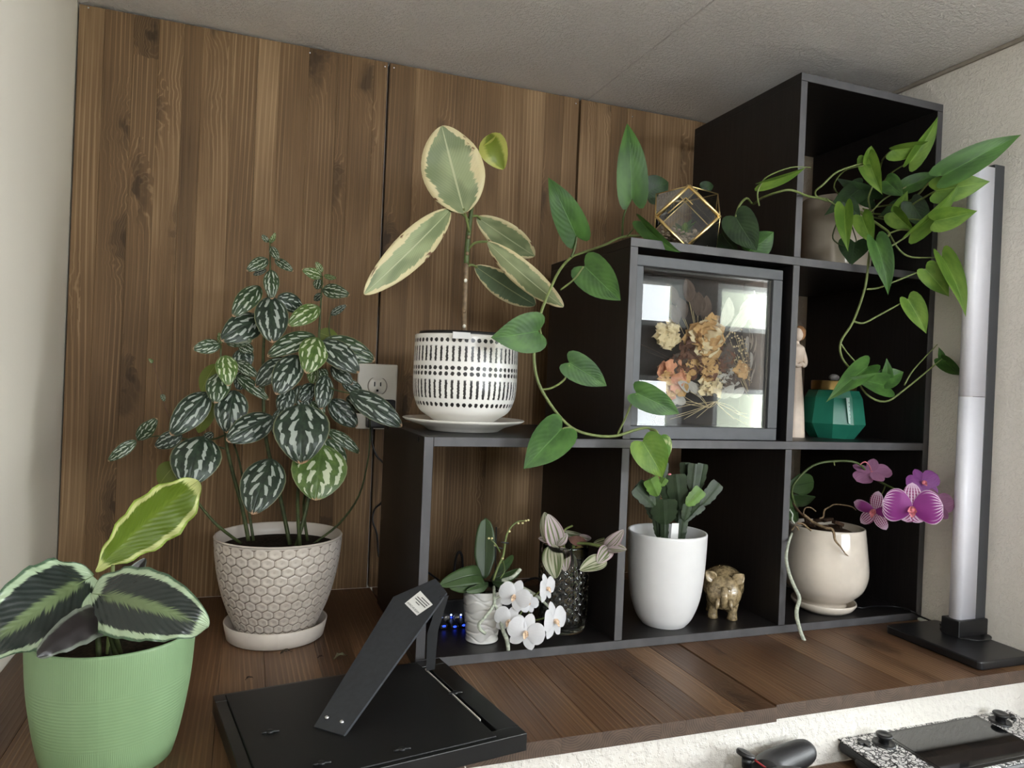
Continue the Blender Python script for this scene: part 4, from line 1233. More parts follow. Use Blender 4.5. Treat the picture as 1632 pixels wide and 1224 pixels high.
def spray(name, label, root, tips, mat, lw, stemm, seedm=None):
    e = empty(name, label, 'dried flower', at(root[0], root[1], y=YF + .006))
    for (tx, ty) in tips:
        yb = YF + random.uniform(-.008, .008)
        r0, t0 = at(root[0], root[1], y=YF + .006), at(tx, ty, y=yb)
        m0 = r0.lerp(t0, .5) + Vector((random.uniform(-.004, .004), 0, random.uniform(-.004, .004)))
        tube('stalk', [r0, m0, t0], .0004, stemm, e, 5, 3)
        if seedm:
            G = []
            for q in range(9):
                p = m0.lerp(t0, random.uniform(.35, 1.1)) + Vector((random.uniform(-.007, .007), random.uniform(-.005, .005), random.uniform(-.007, .007)))
                p.y = min(max(p.y, y0 + .011), y0 + DB - .003)
                G.append(ball_geo(p, .0014, 6, 4))
            o = mk('florets', *join_geo(*G), seedm, e)
            o['kind'] = 'stuff'
        if mat:
            d = (t0 - r0).normalized()
            V, F, UV = leaf_geo(t0 - d * .004, t0 + d * lw * 1.6, lw, Vector((random.uniform(-.4, .4), -1, random.uniform(-.3, .3))), shape='oval', arch=.1, fold=.1, nu=6, nv=8)
            for v in V:
                v.x = min(max(v.x, fx0 + rw + .002), fx1 - .030)
                v.y = min(max(v.y, y0 + .0095), y0 + DB - .0015)
                v.z = min(max(v.z, fz0 + .021), fz1 - .018)
            mk('leaf', V, F, mat, e, uv=UV)
M_STRAW = plain('straw_stem', (196, 178, 140), .8, vary=.2, gs=80)
M_FLOR = plain('dried_florets', (216, 196, 156), .8, vary=.25, gs=200)
spray('dried_babys_breath', 'sprig of straw-coloured dried baby breath with long stems', (1212, 668), [(1150, 535), (1163, 540), (1178, 545), (1190, 555), (1160, 560), (1175, 565), (1185, 575), (1170, 530), (1155, 550), (1182, 535), (1166, 575)], None, 0, M_STRAW, M_FLOR)
spray('dried_leaf_sprig', 'silver grey dried leaf sprig at the shadow box edge', (1196, 640), [(1192, 560), (1208, 555), (1213, 575), (1196, 585), (1212, 598), (1200, 610), (1216, 560)], DGY, .016, M_STRAW)
spray('dried_leaf_sprig', 'grey dried leaves fanned below the pink rose', (1130, 650), [(1084, 628), (1096, 622), (1108, 625), (1116, 630), (1090, 640), (1078, 640), (1150, 632), (1166, 630)], DGY, .017, M_STRAW)
spray('dried_leaf_sprig', 'dark dried leaves rising behind the golden rose', (1110, 560), [(1090, 505), (1104, 492), (1112, 500), (1080, 512), (1076, 484), (1120, 505), (1098, 478)], DDK, .022, M_STRAW)
spray('dried_leaf_sprig', 'broad pale dried leaves above the baby breath', (1140, 560), [(1165, 525), (1180, 508), (1192, 498), (1150, 520), (1200, 540)], DGY, .03, M_STRAW)
spray('dried_grass', 'thin dried grass stems fanned along the bottom of the frame', (1140, 640), [(1078, 662), (1068, 668), (1090, 668), (1110, 666), (1170, 668), (1190, 676), (1205, 672), (1216, 678), (1060, 655), (1180, 660), (1200, 662)], None, 0, M_STRAW)
spray('dried_twig', 'bare dark twig reaching over the pink rose', (1100, 590), [(1020, 548), (1030, 560)], None, 0, plain('dark_twig', (60, 48, 40), .8, vary=.2))
# ------------------------------------------------------------------ light bar lamp on the ledge
lx0, lx1, ly0, ly1 = .787, .903, -.206, -.038
g = empty('light_bar_lamp', 'tall black desk lamp with a white tube diffuser', 'lamp', ((lx0 + lx1) / 2, (ly0 + ly1) / 2, .0004))
bm = bmesh.new()
bmesh.ops.create_cube(bm, size=1)
for v in bm.verts: v.co = Vector(((lx0 + lx1) / 2 + v.co.x * (lx1 - lx0), (ly0 + ly1) / 2 + v.co.y * (ly1 - ly0), .0068 + v.co.z * .0128))
ve = [e for e in bm.edges if abs(e.verts[0].co.z - e.verts[1].co.z) > .005]
bmesh.ops.bevel(bm, geom=ve, offset=.008, segments=5, profile=.5, affect='EDGES')
te = [e for e in bm.edges if abs(e.verts[0].co.z - e.verts[1].co.z) < 1e-5]
bmesh.ops.bevel(bm, geom=te, offset=.0022, segments=2, profile=.5, affect='EDGES')
mk('base', *bm_geo(bm), M_SATIN, g, smooth=False)
yl = -.105
pb = at(1531, 1020, y=yl)
zt = zat((pb.x, yl), 262)
xd0, xd1, xr1 = at(1517, 990, y=yl).x, at(1544, 990, y=yl).x, at(1561, 990, y=yl).x
z_d = zat((pb.x, yl), 1004)
z_j = zat((pb.x, yl), 632)
def extr(name, ring, z0, z1, mat, smooth=True):
    n = len(ring)
    V = [Vector((x, y, z)) for z in (z0, z1) for x, y in ring]
    F = [[i, (i + 1) % n, n + (i + 1) % n, n + i] for i in range(n)] + [list(range(n))[::-1], list(range(n, 2 * n))]
    o = mk(name, V, F, mat, g, smooth=False)
    for p in o.data.polygons:
        if len(p.vertices) == 4: p.use_smooth = smooth
    return o
w = xd1 - xd0
ring = [(xd1, yl + .010)] + [(xd1 - w * math.sin(t * PI / 16) ** .8, yl + .010 - .020 * (t / 16)) for t in range(1, 16)] + [(xd1, yl - .010)]
ring = [(xd1, yl + .011)]
for t in range(0, 17):
    a = PI / 2 + PI * t / 16
    ring.append((xd1 - w + .009 + .009 * math.cos(a), yl + .011 * math.sin(a)))
ring.append((xd1, yl - .011))
extr('diffuser', ring, z_d, z_j - .0004, M_DIFF)
extr('diffuser', ring, z_j + .0004, zt - .006, M_DIFF)
box('post', (xd1 + .0002, yl - .011, .02), (xr1, yl + .011, zt), M_RAIL, g, bev=.0012)
box('bracket', (xd0 - .004, yl - .016, .0134), (xr1 + .002, yl + .016, .040), M_SATIN, g, bev=.0015)
lathe('collar', [(.0001, .0134), (.036, .0134), (.036, .0145), (.034, .0152), (.0001, .0152)], (pb.x + .01, yl), M_SATIN, g, 40)
zc_ = T + .0022
tube('power_cord', [Vector((xd0 - .004, yl + .01, .022)), at(1503, 997, y=-.07), at(1480, 988, y=-.02), at(1464, 981, y=-.006), at(1452, 974, y=-.004)] + [at(a, b, z=zc_) for a, b in ((1438, 968.5), (1415, 966), (1388, 966.5), (1366, 968))] + [Vector((.80, .10, zc_)), Vector((.76, .2, zc_))], .0016, M_BLACK, g, 7)
tube('power_cord', [Vector((xr1 + .002, yl, .02)), Vector((xr1 + .017, yl + .012, .018)), Vector((xr1 + .014, yl + .03, .0155)), Vector((xr1 - .01, yl + .032, .0155))], .0015, M_BLACK, g, 7)
# ------------------------------------------------------------------ emerald candle jar
c = base_centre(1325, 699, 36, ZS1)
g = empty('candle_jar', 'faceted emerald green candle jar with a gold lid', 'candle', c)
def green_glass():
    n = NT('emerald_frosted_glass')
    f = n.noise(n.obj(), 20.0, 2.0)
    return n.fin(n.mix(f, lin(28, 96, 78), lin(44, 126, 102)), .22, 0, .6, coat=.3)
MG = green_glass()
pr = prof_px(c, [(696, 34), (674, 50), (634, 44), (622, 38)])
pr[0] = (pr[0][0], ZS1)
NS = 10
V, F = [], []
for k, (r, z) in enumerate(pr):
    for j in range(NS):
        a = 2 * PI * j / NS + .2
        V.append(Vector((c.x + r * math.cos(a), c.y + r * math.sin(a), z)))
for k in range(3):
    for j in range(NS):
        a, b, d, e = k * NS + j, k * NS + (j + 1) % NS, (k + 1) * NS + j, (k + 1) * NS + (j + 1) % NS
        F += [[a, b, e, d]]
F += [list(range(NS))[::-1], [3 * NS + j for j in range(NS)]]
mk('jar', V, F, MG, g, smooth=False)
zl0, zl1 = pr[-1][1], zat(c, 607)
rl = 33.5 * depth(c) / F_PX
lathe('lid', [(.0001, zl0), (rl, zl0), (rl, zl0 + .001), (rl, zl1 - .001), (rl - .001, zl1), (.0001, zl1)], c, plain('brushed_gold', (176, 150, 96), .35, 1.0, vary=.05), g, 48)
kp = at(1327, 599, y=c.y)
V, F = ball_geo((c.x, c.y, zl1 + .006), (.0105, .008, .0065), 14, 9)
mk('lid_knob', V, F, plain('grey_stone_knob', (112, 108, 106), .5, vary=.3, gs=120), g)
# paper label on the facet facing the room
lp = [at(1348.5, 634, y=c.y - .050), at(1361.5, 634, y=c.y - .046), at(1369, 680, y=c.y - .052), at(1352.5, 675, y=c.y - .056)]
lb = mk('label', lp, [[0, 1, 2, 3]], plain('mint_paper_label', (176, 204, 194), .6, vary=.03), g, smooth=False)
for k in range(5):
    t = .16 + .15 * k
    a, b = lp[0].lerp(lp[3], t).lerp(lp[1].lerp(lp[2], t), .2), lp[0].lerp(lp[3], t).lerp(lp[1].lerp(lp[2], t), .8)
    o_ = Vector((0, -.0004, 0))
    dn = Vector((0, 0, -.0022))
    mk('print_line', [a + o_, b + o_, b + dn + o_, a + dn + o_], [[0, 1, 2, 3]], plain('grey_print', (110, 140, 130), .7, vary=.1), lb, smooth=False)
# ------------------------------------------------------------------ figurine beside the candle
fp = at(1266, 640, y=.10)
g = empty('angel_figurine', 'cream carved figurine with brown hair behind the upright', 'figurine', (fp.x, .10, ZS1))
dd = depth(fp) / F_PX
zc = lambda py: zat((fp.x, .10), py)
M_FIG = plain('cream_carved_resin', (214, 196, 178), .6, vary=.06, gs=60)
lathe('gown', smooth_prof([(.0001, ZS1), (.018, ZS1), (.0195, ZS1 + .004), (.0165, zc(650)), (.0125, zc(610)), (.010, zc(585)), (.0145, zc(562)), (.0125, zc(553)), (.005, zc(548)), (.0045, zc(543))], 5), (fp.x, .10), M_FIG, g, 28,
      disp=lambda th, z, i: .0008 * math.sin(th * 7) * max(0, min(1, (zc(590) - z) / .03)))
V, F = ball_geo((fp.x, .098, zc(533)), (.0095, .0098, .0125), 16, 12)
mk('head', V, F, M_FIG, g)
V, F = ball_geo((fp.x + .0045, .0995, zc(531)), (.0110, .0110, .0140), 16, 12)
mk('hair', V, F, plain('brown_painted_hair', (146, 104, 66), .6, grain=.4, gs=120, vary=.2), g)
for s in (-1, 1):
    tube('arm', [Vector((fp.x + s * .012, .10, zc(556))), Vector((fp.x + s * .0155, .095, zc(575))), Vector((fp.x + s * .006, .087, zc(583))), Vector((fp.x - s * .001, .085, zc(578)))], [.005, .0048, .0038, .0028], M_FIG, g, 9)
# ------------------------------------------------------------------ picture frame lying on its face
q1, q2 = Vector((-.2495, -.064, 0)), Vector((.029, -.0165, 0))
ux = (q2 - q1).normalized()
uy = Vector((ux.y, -ux.x, 0))              # towards the room
FWID, FHGT, FT = (q2 - q1).length, .228, .0195
RM = Matrix(((ux.x, uy.x, 0), (ux.y, uy.y, 0), (0, 0, 1)))
def fr(a, b, z): return q1 + ux * a + uy * b + Vector((0, 0, z))
g = empty('easel_picture_frame', 'black picture frame lying face down with its easel leg up', 'picture frame', fr(FWID / 2, FHGT / 2, .0005))
def fbox(name, a0, a1, b0, b1, z0, z1, mat, par, bev=.0008):
    V, F = box_geo((a0, b0, z0), (a1, b1, z1), bev)
    return mk(name, [fr(v.x, v.y, v.z) for v in V], [f[::-1] for f in F], mat, par, smooth=False)
fw_ = .019
fbox('frame_rail', 0, FWID, 0, fw_, .0005, FT, M_FRAMEB, g)
fbox('frame_rail', 0, FWID, FHGT - fw_, FHGT, .0005, FT, M_FRAMEB, g)
fbox('frame_rail', 0, .012, fw_, FHGT - fw_, .0005, FT, M_FRAMEB, g)
fbox('frame_rail', FWID - .026, FWID, fw_, FHGT - fw_, .0005, FT, M_FRAMEB, g)
fbox('back_panel', .0125, FWID - .034, .006, FHGT - .006, FT - .004, FT + .0012, M_BACKER, g)
fbox('edge_strip', FWID - .0338, FWID - .0325, .03, FHGT - .045, FT - .004, FT + .002, plain('bare_board_edge', (196, 192, 186), .6, vary=.1), g, .0002)
for (px, py) in ((430, 1166), (640, 1194), (725, 1104), (512, 1216)):
    p = at(px, py, z=FT + .002)
    tube('turn_clip', [p + ux * -.008, p, p + ux * .009 + uy * .002], [.0012, .0018, .001], M_FRAMEB, g, 7, 3)
    V, F, UV = lathe_geo([(.0001, FT + .0012), (.004, FT + .0012), (.0035, FT + .0032), (.0001, FT + .0036)], (p.x, p.y), 14)
    mk('clip_screw', V, F, M_SATIN, g)
# easel leg: hinge near the panel, tip held up
HA, HB = at(501, 1158, z=FT + .0025), at(546, 1172, z=FT + .0025)
hm, hd = (HA + HB) / 2, (HB - HA).normalized()
hh = Vector((-hd.y, hd.x, 0))
best = None
for i in range(20, 90):
    for j in range(60, 260, 2):
        th, ln_ = math.radians(i), j / 1000
        p = hm + (hh * math.cos(th) + Vector((0, 0, 1)) * math.sin(th)) * ln_
        e = (Vector(proj(p)) - Vector((686, 930))).length
        if best is None or e < best[0]: best = (e, th, ln_)
_, TH, LL = best
ld = (hh * math.cos(TH) + Vector((0, 0, 1)) * math.sin(TH))
ln3 = hd.cross(ld)
if ln3.dot(CAM - hm) < 0: ln3 = -ln3
def onleg(px, py):
    d = FW + RT * ((px - 816) / F_PX) - UP * ((py - 612) / F_PX)
    return CAM + d * ((hm - CAM).dot(ln3) / d.dot(ln3))
out = [onleg(*q) for q in ((500, 1158), (627, 951), (694, 922), (712, 944), (548, 1172))]
th_ = ln3 * .0032
V = [p for p in out] + [p - th_ for p in out]
F = [[0, 1, 2, 3, 4], [9, 8, 7, 6, 5]] + [[i, 5 + i, 5 + (i + 1) % 5, (i + 1) % 5] for i in range(5)]
leg = mk('easel_leg', V, F, plain('grey_black_easel_board', (44, 47, 52), .55, vary=.12, gs=160), g, smooth=False)
st = [onleg(*q) + ln3 * .0004 for q in ((645, 962), (670, 942), (690, 964), (664.5, 981.5))]
sk = mk('sticker', st, [[0, 1, 2, 3]], M_PAPERW, leg, smooth=False)
for (px, py) in ((521, 1144), (545, 1151)):
    p = onleg(px, py)
    V, F = ball_geo(p, .0028, 10, 6)
    mk('rivet', V, F, M_STEEL, leg)
# writing on the sticker: reads along the lower edge, turned with it
def text_on(body, o, xd, yd, size, mat, parent, name='lettering'):
    cu = bpy.data.curves.new('t', 'FONT')
    cu.body = body
    cu.size = 1.0
    cu.resolution_u = 3
    ob = bpy.data.objects.new('t', cu)
    COL.objects.link(ob)
    dg = bpy.context.evaluated_depsgraph_get()
    me = bpy.data.meshes.new_from_object(ob.evaluated_get(dg))
    V = [o + xd * (v.co.x * size) + yd * (v.co.y * size) for v in me.vertices]
    F = [list(p.vertices) for p in me.polygons]
    bpy.data.objects.remove(ob)
    return mk(name, V, F, mat, parent, smooth=False)
e1 = (st[0] - st[3])            # from lower corner up-left
e2 = (st[2] - st[3])
xd, yd = e1.normalized(), e2.normalized()
o0 = st[3] + e1 * .05 + e2 * .10 + ln3 * .0003
text_on('MADE IN CHINA', o0, xd, yd, e1.length * .122, M_INK, sk)
for k in range(4):
    a = st[3] + e1 * (.40 if k == 0 else .10) + e2 * (.45 + .13 * k) + ln3 * .0003
    b = a + e1 * (.30 if k == 0 else (.80 if k < 3 else .62))
    mk('print_line', [a, b, b + e2 * .045, a + e2 * .045], [[0, 1, 2, 3]], M_INK, sk, smooth=False)
# ribbon stay between leg and panel
ra, rb2 = onleg(708, 950), at(686, 1068, z=FT + .003)
rm = ra.lerp(rb2, .5) + Vector((-.006, 0, .002))
ww = ux * .006
mk('stay_ribbon', [ra - ww, ra + ww, rm - ww * 1.2, rm + ww * 1.2, rb2 - ww, rb2 + ww], [[0, 1, 3, 2], [2, 3, 5, 4]], plain('black_ribbon', (26, 27, 29), .7, vary=.1), g)
# ------------------------------------------------------------------ wall outlet with power adapter
pc = at(600, 632, y=YW)
g = empty('wall_outlet', 'ivory duplex wall outlet on the wood planks', 'outlet', (pc.x, YW, pc.z))
pw, ph = .0365, .060
box('cover_plate', (pc.x - pw, YW - .0055, pc.z - ph), (pc.x + pw, YW - .0002, pc.z + ph), M_OUTLET, g, bev=.002, seg=3)
for s in (1, -1):
    zz = pc.z + s * .0195
    V, F, UV = lathe_geo([(.0001, 0), (.0165, 0), (.0165, .0012), (.0155, .0016), (.0001, .0016)], (0, 0), 32)
    R = Matrix.Rotation(PI / 2, 3, 'X')
    rc = mk('receptacle', [R @ Vector((v.x, max(-.0135, min(.0135, v.y)), v.z)) + Vector((pc.x, YW - .0055, zz)) for v in V], F, M_OUTLET, g)
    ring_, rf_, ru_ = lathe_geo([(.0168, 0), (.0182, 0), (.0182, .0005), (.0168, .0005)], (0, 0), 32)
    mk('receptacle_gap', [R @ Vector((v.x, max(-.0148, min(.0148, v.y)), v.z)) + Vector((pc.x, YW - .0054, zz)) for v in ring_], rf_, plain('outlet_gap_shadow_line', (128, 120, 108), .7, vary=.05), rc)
    for dx, h in ((-.0055, .0042), (.0055, .0036)):
        box('slot', (pc.x + dx - .0011, YW - .0076, zz + .0035 - h), (pc.x + dx + .0011, YW - .0070, zz + .0035 + h), M_DARKHOLE, rc, bev=0)
    box('ground_slot', (pc.x - .002, YW - .0076, zz - .0105), (pc.x + .002, YW - .0070, zz - .006), M_DARKHOLE, rc, bev=.0008)
V, F, UV = lathe_geo([(.0001, 0), (.0028, 0), (.0028, .0008), (.0001, .0014)], (0, 0), 14)
mk('plate_screw', [Matrix.Rotation(PI / 2, 3, 'X') @ v + Vector((pc.x, YW - .0055, pc.z)) for v in V], F, M_OUTLET, g)
a0, a1 = at(586, 636, y=YW - .02), at(627, 682, y=YW - .02)
g = empty('power_adapter', 'black power adapter plugged into the wall outlet', 'adapter', ((a0.x + a1.x) / 2, YW - .0072, a1.z))
box('body', (a0.x, YW - .034, a1.z), (a1.x, YW - .0074, a0.z), M_BLACK, g, bev=.003, seg=3)
box('prong_side', (a0.x + .004, YW - .0345, a1.z + .004), (a1.x - .004, YW - .034, a0.z - .004), M_BLACK, g, bev=.0002)
tube('cord', [at(593, 680, y=YW - .02), at(592, 700, y=YW - .02), at(600, 726, y=YW - .02), at(614, 742, y=YW - .03), at(622, 770, y=YW - .04), at(610, 798, y=YW - .03), at(597, 812, y=YW - .02), at(594, 830, y=YW - .02), at(601, 852, y=YW - .02),
      at(603, 880, y=YW - .02), at(610, 890, y=YW - .03), at(660, 900, y=YW - .05), at(700, 925, y=YW - .05)], [.0028] + [.0019] * 12, M_BLACK, g, 7)
# ------------------------------------------------------------------ dried leaf bits on the ledge
for k, (px, py, s) in enumerate(((456, 1041, 9), (511, 1048, 5), (543, 1049, 11), (397, 1083, 6))):
    p = at(px, py, z=.0012)
    lab = ['dark dry leaf crumb on the ledge below the honeycomb pot', 'tiny brown crumb on the ledge between two leaf bits', 'grey green dry leaf scrap nearest the easel leg', 'small dry leaf crumb nearest the green pot'][k]
    sz = s * depth(p) / F_PX
    V, F, UV = leaf_geo(p - Vector((sz, 0, 0)), p + Vector((sz, sz * .3, .001)), sz * 1.1, Vector((0, 0, 1)), shape='oval', arch=.2, fold=.3, wave=.15, nu=6, nv=8, ph=k)
    zm = min(v.z for v in V)
    o = mk('leaf_crumb', [v + Vector((0, 0, .0006 - zm)) for v in V], F, plain('dry_leaf_%d' % k, ((58, 50, 38), (44, 34, 28), (98, 98, 76), (50, 42, 34))[k], .8, vary=.3, gs=200), org=p)
    tag(o, lab, 'leaf', 'dry leaf bits on the ledge')
# ------------------------------------------------------------------ orchid flower builder
def orchid_flower(plant, cpx, cpy, y, size_px, nrm, up, mp, ms, ml, spread=1.0, lat=.98, pw=1.0):
    """flower > petals, sepals, lip; nrm: way it faces, up: way its top sepal points"""
    cpt = at(cpx, cpy, y=y)
    r = size_px * depth(cpt) / F_PX
    n = Vector(nrm).normalized()
    u = (Vector(up) - n * Vector(up).dot(n)).normalized()
    s = u.cross(n)
    V, F = ball_geo(cpt + n * r * .10, (r * .10, r * .10, r * .13), 10, 8)
    fl = mk('flower', V, F, ml, plant)
    def pet(nm, d, ln, w, m, shp, back=0.0, arch=.06, cup=.1, fold=.0):
        d = (d + n * back).normalized()
        leaf(nm, fl, m, cpt, cpt + d * ln * r, w * r, n, shape=shp, arch=arch, cup=cup, fold=fold, nu=8, nv=12, wave=.015, wf=2)
    pet('sepal', u, 1.0, .62, ms, 'sepal', -.12 * spread, .03, .05)
    for k in (-1, 1):
        pet('sepal', s * k * .62 - u * .78, lat, .60, ms, 'sepal', -.12 * spread, .03, .05)
    for k in (-1, 1):
        pet('petal', s * k * .97 + u * .22, 1.02, 1.12 * pw, mp, 'petal', .10 * spread, .05, .12)
    # lip: cupped lobes and a tongue
    for k in (-1, 1):
        pet('lip', s * k * .55 - u * .28 + n * .55, .30, .26, ml, 'oval', .3, .15, -.4)
    pet('lip', -u * .75 + n * .55, .42, .24, ml, 'oval', .2, .12, -.3)
    return fl
TOCAM = lambda px, py, y: (CAM - at(px, py, y=y)).normalized()
ZS0 = T + 0.0003
# ------------------------------------------------------------------ small white wavy pot with white moth orchid
c = base_centre(767, 1027.5, 25, ZS0)
g = empty('potted_white_orchid', 'white moth orchid in a small white wavy-ribbed pot', 'plant', c)
pr = prof_px(c, [(1020, 24), (1012, 25.5), (990, 28), (960, 31), (938, 32.5)])
pr[0] = (pr[0][0], ZS0)
rt, zt = pr[-1]
wall = smooth_prof([(.0001, ZS0)] + pr, 24)
def wavy(th, z, i):
    d = 0
    for k in range(7):
        zz = ZS0 + (zt - ZS0) * (.10 + .135 * k) + .0035 * math.sin(th * 3 + k * 1.9) + .002 * math.sin(th * 5 + k)
        d -= .0019 * math.exp(-((z - zz) / .0011) ** 2)
    return d if i > 24 else 0
lathe('pot', wall + [(rt - .001, zt + .001), (rt - .0025, zt), (rt - .0035, zt - .02)], c, plain('white_wavy_glaze', (224, 222, 218), .35, vary=.02), g, 96, wavy)
lathe('inner_pot', [(rt - .0036, zt - .02), (rt - .004, zt + .004), (rt - .005, zt + .004), (rt - .006, zt - .014)], c, glass('clear_plastic_liner', (.8, .84, .8), 1.0), g, 40)
lathe('bark', [(rt - .005, zt - .006), (rt * .5, zt - .001), (.0001, zt)], c, M_BARK, g, 28)
yc = c.y
O = dict(shape='strap', nu=8, nv=16, thick=.001)
leafp(g, M_ORCHL, (772, 922), (774, 825), 34, yc + .01, yc + .03, 0, fold=.25, arch=-.03, **O)
leafp(g, M_ORCHL, (768, 926), (698, 934), 30, yc, yc - .05, 20, arch=.28, fold=.12, **O)
leafp(g, M_ORCHL, (770, 928), (714, 934), 18, yc - .01, yc - .05, -30, arch=.10, fold=.2, **O)
leafp(g, M_ORCHL, (778, 930), (742, 942), 14, yc - .02, yc - .045, -25, arch=.1, fold=.2, **O)
leafp(g, M_ORCHL, (782, 925), (818, 885), 14, yc + .02, yc + .05, 20, arch=.05, fold=.2, **O)
leafp(g, M_ORCHL, (784, 926), (830, 908), 16, yc + .01, yc + .03, 30, arch=.08, fold=.2, **O)
leafp(g, M_ORCHL, (785, 928), (815, 935), 12, yc, yc - .01, 20, arch=.08, fold=.2, **O)
tube('spike', pp([(786, 925, yc), (793, 905, yc), (802, 885, yc), (806, 858, yc), (813, 842, yc), (824, 832, yc), (836, 830, yc)]), [.0019, .0019, .0018, .0017, .0015, .0012, .0008], M_STEML, g, 8)
tube('spike', pp([(801, 893, yc), (804, 910, yc - .01), (797, 922, yc - .01)]), .0014, M_STEM, g, 7)
tube('side_shoot', pp([(797, 880, yc), (790, 868, yc - .01), (782, 860, yc - .01)]), [.0012, .001, .0007], M_STEML, g, 7)
for px, py in ((838, 830), (842, 829), (833, 834), (826, 834), (779, 858), (784, 858), (789, 869), (812, 847), (801, 890)):
    V, F = ball_geo(at(px, py, y=yc - .001), (.0019, .0016, .0015), 8, 6)
    mk('bud', V, F, plain('straw_bud', (214, 204, 150), .5, vary=.1), g)
tube('stake', pp([(789, 925, yc + .01), (791, 840, yc + .01)]), .001, M_BLACK, g, 6, 1)
for px, py in ((805, 865), (795, 873)):
    p = at(px, py, y=yc - .001)
    tube('clip', [p + Vector((-.006, 0, .001)), p, p + Vector((.006, 0, -.001))], .0013, M_BLACK, g, 6, 2)
tube('aerial_root', pp([(787, 935, yc - .02), (788, 955, yc - .04), (786, 966, yc - .045), (772, 985, yc - .05), (763, 995, yc - .05), (766, 1004, yc - .05), (774, 1010, yc - .05)]), [.002, .0024, .0024, .0023, .0026, .0025, .0022], M_ROOT, g, 8)
tube('aerial_root', pp([(788, 962, yc - .045), (796, 982, yc - .05), (802, 1005, yc - .055), (808, 1020, yc - .06), (810, 1036, yc - .06)]), [.002, .0024, .003, .0032, .0028], M_ROOT, g, 8)
tube('aerial_root', pp([(788, 955, yc - .04), (800, 948, yc - .04), (812, 940, yc - .045)]), .002, M_ROOT, g, 8)
tube('aerial_root', pp([(800, 924, yc), (816, 920, yc - .01), (830, 907, yc - .01)]), [.002, .0028, .0024], M_ROOT, g, 8)
tube('flower_spike', pp([(800, 925, yc - .01), (830, 936, yc - .02), (848, 945, yc - .03), (862, 955, yc - .03), (875, 968, yc - .04)]), [.002, .0026, .0026, .0022, .0014], M_ROOT, g, 8)
tube('flower_stalk', pp([(846, 953, yc - .03), (856, 946, yc - .04), (866, 938, yc - .045)]), .0011, M_STEML, g, 7)
tube('flower_stalk', pp([(832, 960, yc - .03), (850, 985, yc - .035), (860, 987, yc - .045), (876, 982, yc - .05)]), .0011, M_STEML, g, 7)
tube('flower_stalk', pp([(846, 950, yc - .03), (834, 970, yc - .04), (826, 985, yc - .05)]), .0011, M_STEML, g, 7)
W = (M_WPET, M_WPET, M_LIPW)
def wf(px, py, y, s, side, upv, dn=.25):
    n = TOCAM(px, py, y) + RT * side - Vector((0, 0, dn))
    orchid_flower(g, px, py, y, s, n, upv, *W)
wf(820, 950, yc - .065, 27, -.15, UP + RT * .42)
wf(838, 1008, yc - .075, 31, .05, UP + RT * .35)
wf(812, 990, yc - .06, 27, -.25, UP + RT * .45)
wf(871, 938, yc - .05, 24, 1.5, UP - RT * .1, .1)
wf(883, 990, yc - .06, 31, 1.3, UP + RT * .05, .1)
wf(843, 962, yc - .05, 16, .2, UP * -1 + RT * .4)
# ------------------------------------------------------------------ pressed glass vase with tradescantia cuttings
c = base_centre(895, 1016, 36, ZS0)
d_ = depth(c) / F_PX
R0, zt = 36.8 * d_, zat(c, 866)
def diam(th, z, i):
    if i < 14 or z > zt - .030 or z < ZS0 + .018: return 0
    s, t = th / (2 * PI) * 15, (z - ZS0) / (zt - ZS0) * 17
    a, b = s + t * .5, s - t * .5
    return .0038 * max(0, (min(abs(a % 1 - .5), abs(b % 1 - .5)) * 2) ** .8) - .0006
prf = smooth_prof([(.0001, ZS0), (R0 * .72, ZS0), (R0 * .94, ZS0 + .005), (R0 * .985, ZS0 + .016)], 6)
prf = prf[:-1] + [(R0 * .985 + (R0 - R0 * .985) * k / 60, ZS0 + .016 + (zt - .001 - ZS0 - .016) * k / 60) for k in range(61)]
inn = [(R0 - .001, zt), (R0 - .0035, zt - .001)] + [(R0 - .0045, zt - .004 - k * .01) for k in range(12) if zt - .004 - k * .01 > ZS0 + .016] + [(R0 * .7, ZS0 + .010), (.0001, ZS0 + .009)]
V, F, UV = lathe_geo(prf + inn, c, 108, diam)
vs = mk('glass_vase', V, F, M_VASE, None, org=c, uv=UV)
tag(vs, 'clear pressed-glass vase with a diamond pattern', 'vase')
yc = c.y
g = empty('tradescantia_cutting', 'pink and green striped tradescantia cutting in the glass vase', 'plant', (c.x, c.y, ZS0 + .03))
TL = [((888,872),(873,819),31,-.005,-.02,10,'P'), ((884,868),(868,816),28,.005,.01,-15,'G'), ((889,869),(904,850),15,-.01,-.02,10,'P'), ((896,872),(901,911),23,-.02,-.035,0,'P'),
      ((879,868),(886,922),34,-.01,-.035,5,'G'), ((898,846),(926,852),12,.01,.02,40,'G'), ((924,852),(942,859),10,.01,.02,20,'P'), ((945,868),(974,858),14,-.01,-.02,20,'G'),
      ((966,872),(994,844),22,.022-yc,-.016-yc,10,'P'), ((966,873),(999,876),19,.022-yc,-.018-yc,-15,'P'), ((972,872),(952,898),24,.02-yc,.0-yc,0,'P'), ((966,892),(924,909),26,.01-yc,.0-yc,15,'G'),
      ((876,862),(858,858),12,.01,.01,20,'P'), ((876,868),(864,880),12,.01,.02,0,'P')]
for b, t, w, yb, yt, rl, m in TL:
    leafp(g, M_TRAD if m == 'P' else M_TRADG, b, t, w, yc + yb, yc + yt, rl, shape='ovate', arch=.12, fold=.15, nu=10, nv=14)
tube('stem', pp([(905, 990, yc), (908, 930, yc), (906, 890, yc), (892, 869, yc - .008)]), [.0022, .0026, .0028, .002], plain('reddish_green_stem', (124, 108, 70), .5, vary=.3, gs=90), g, 8)
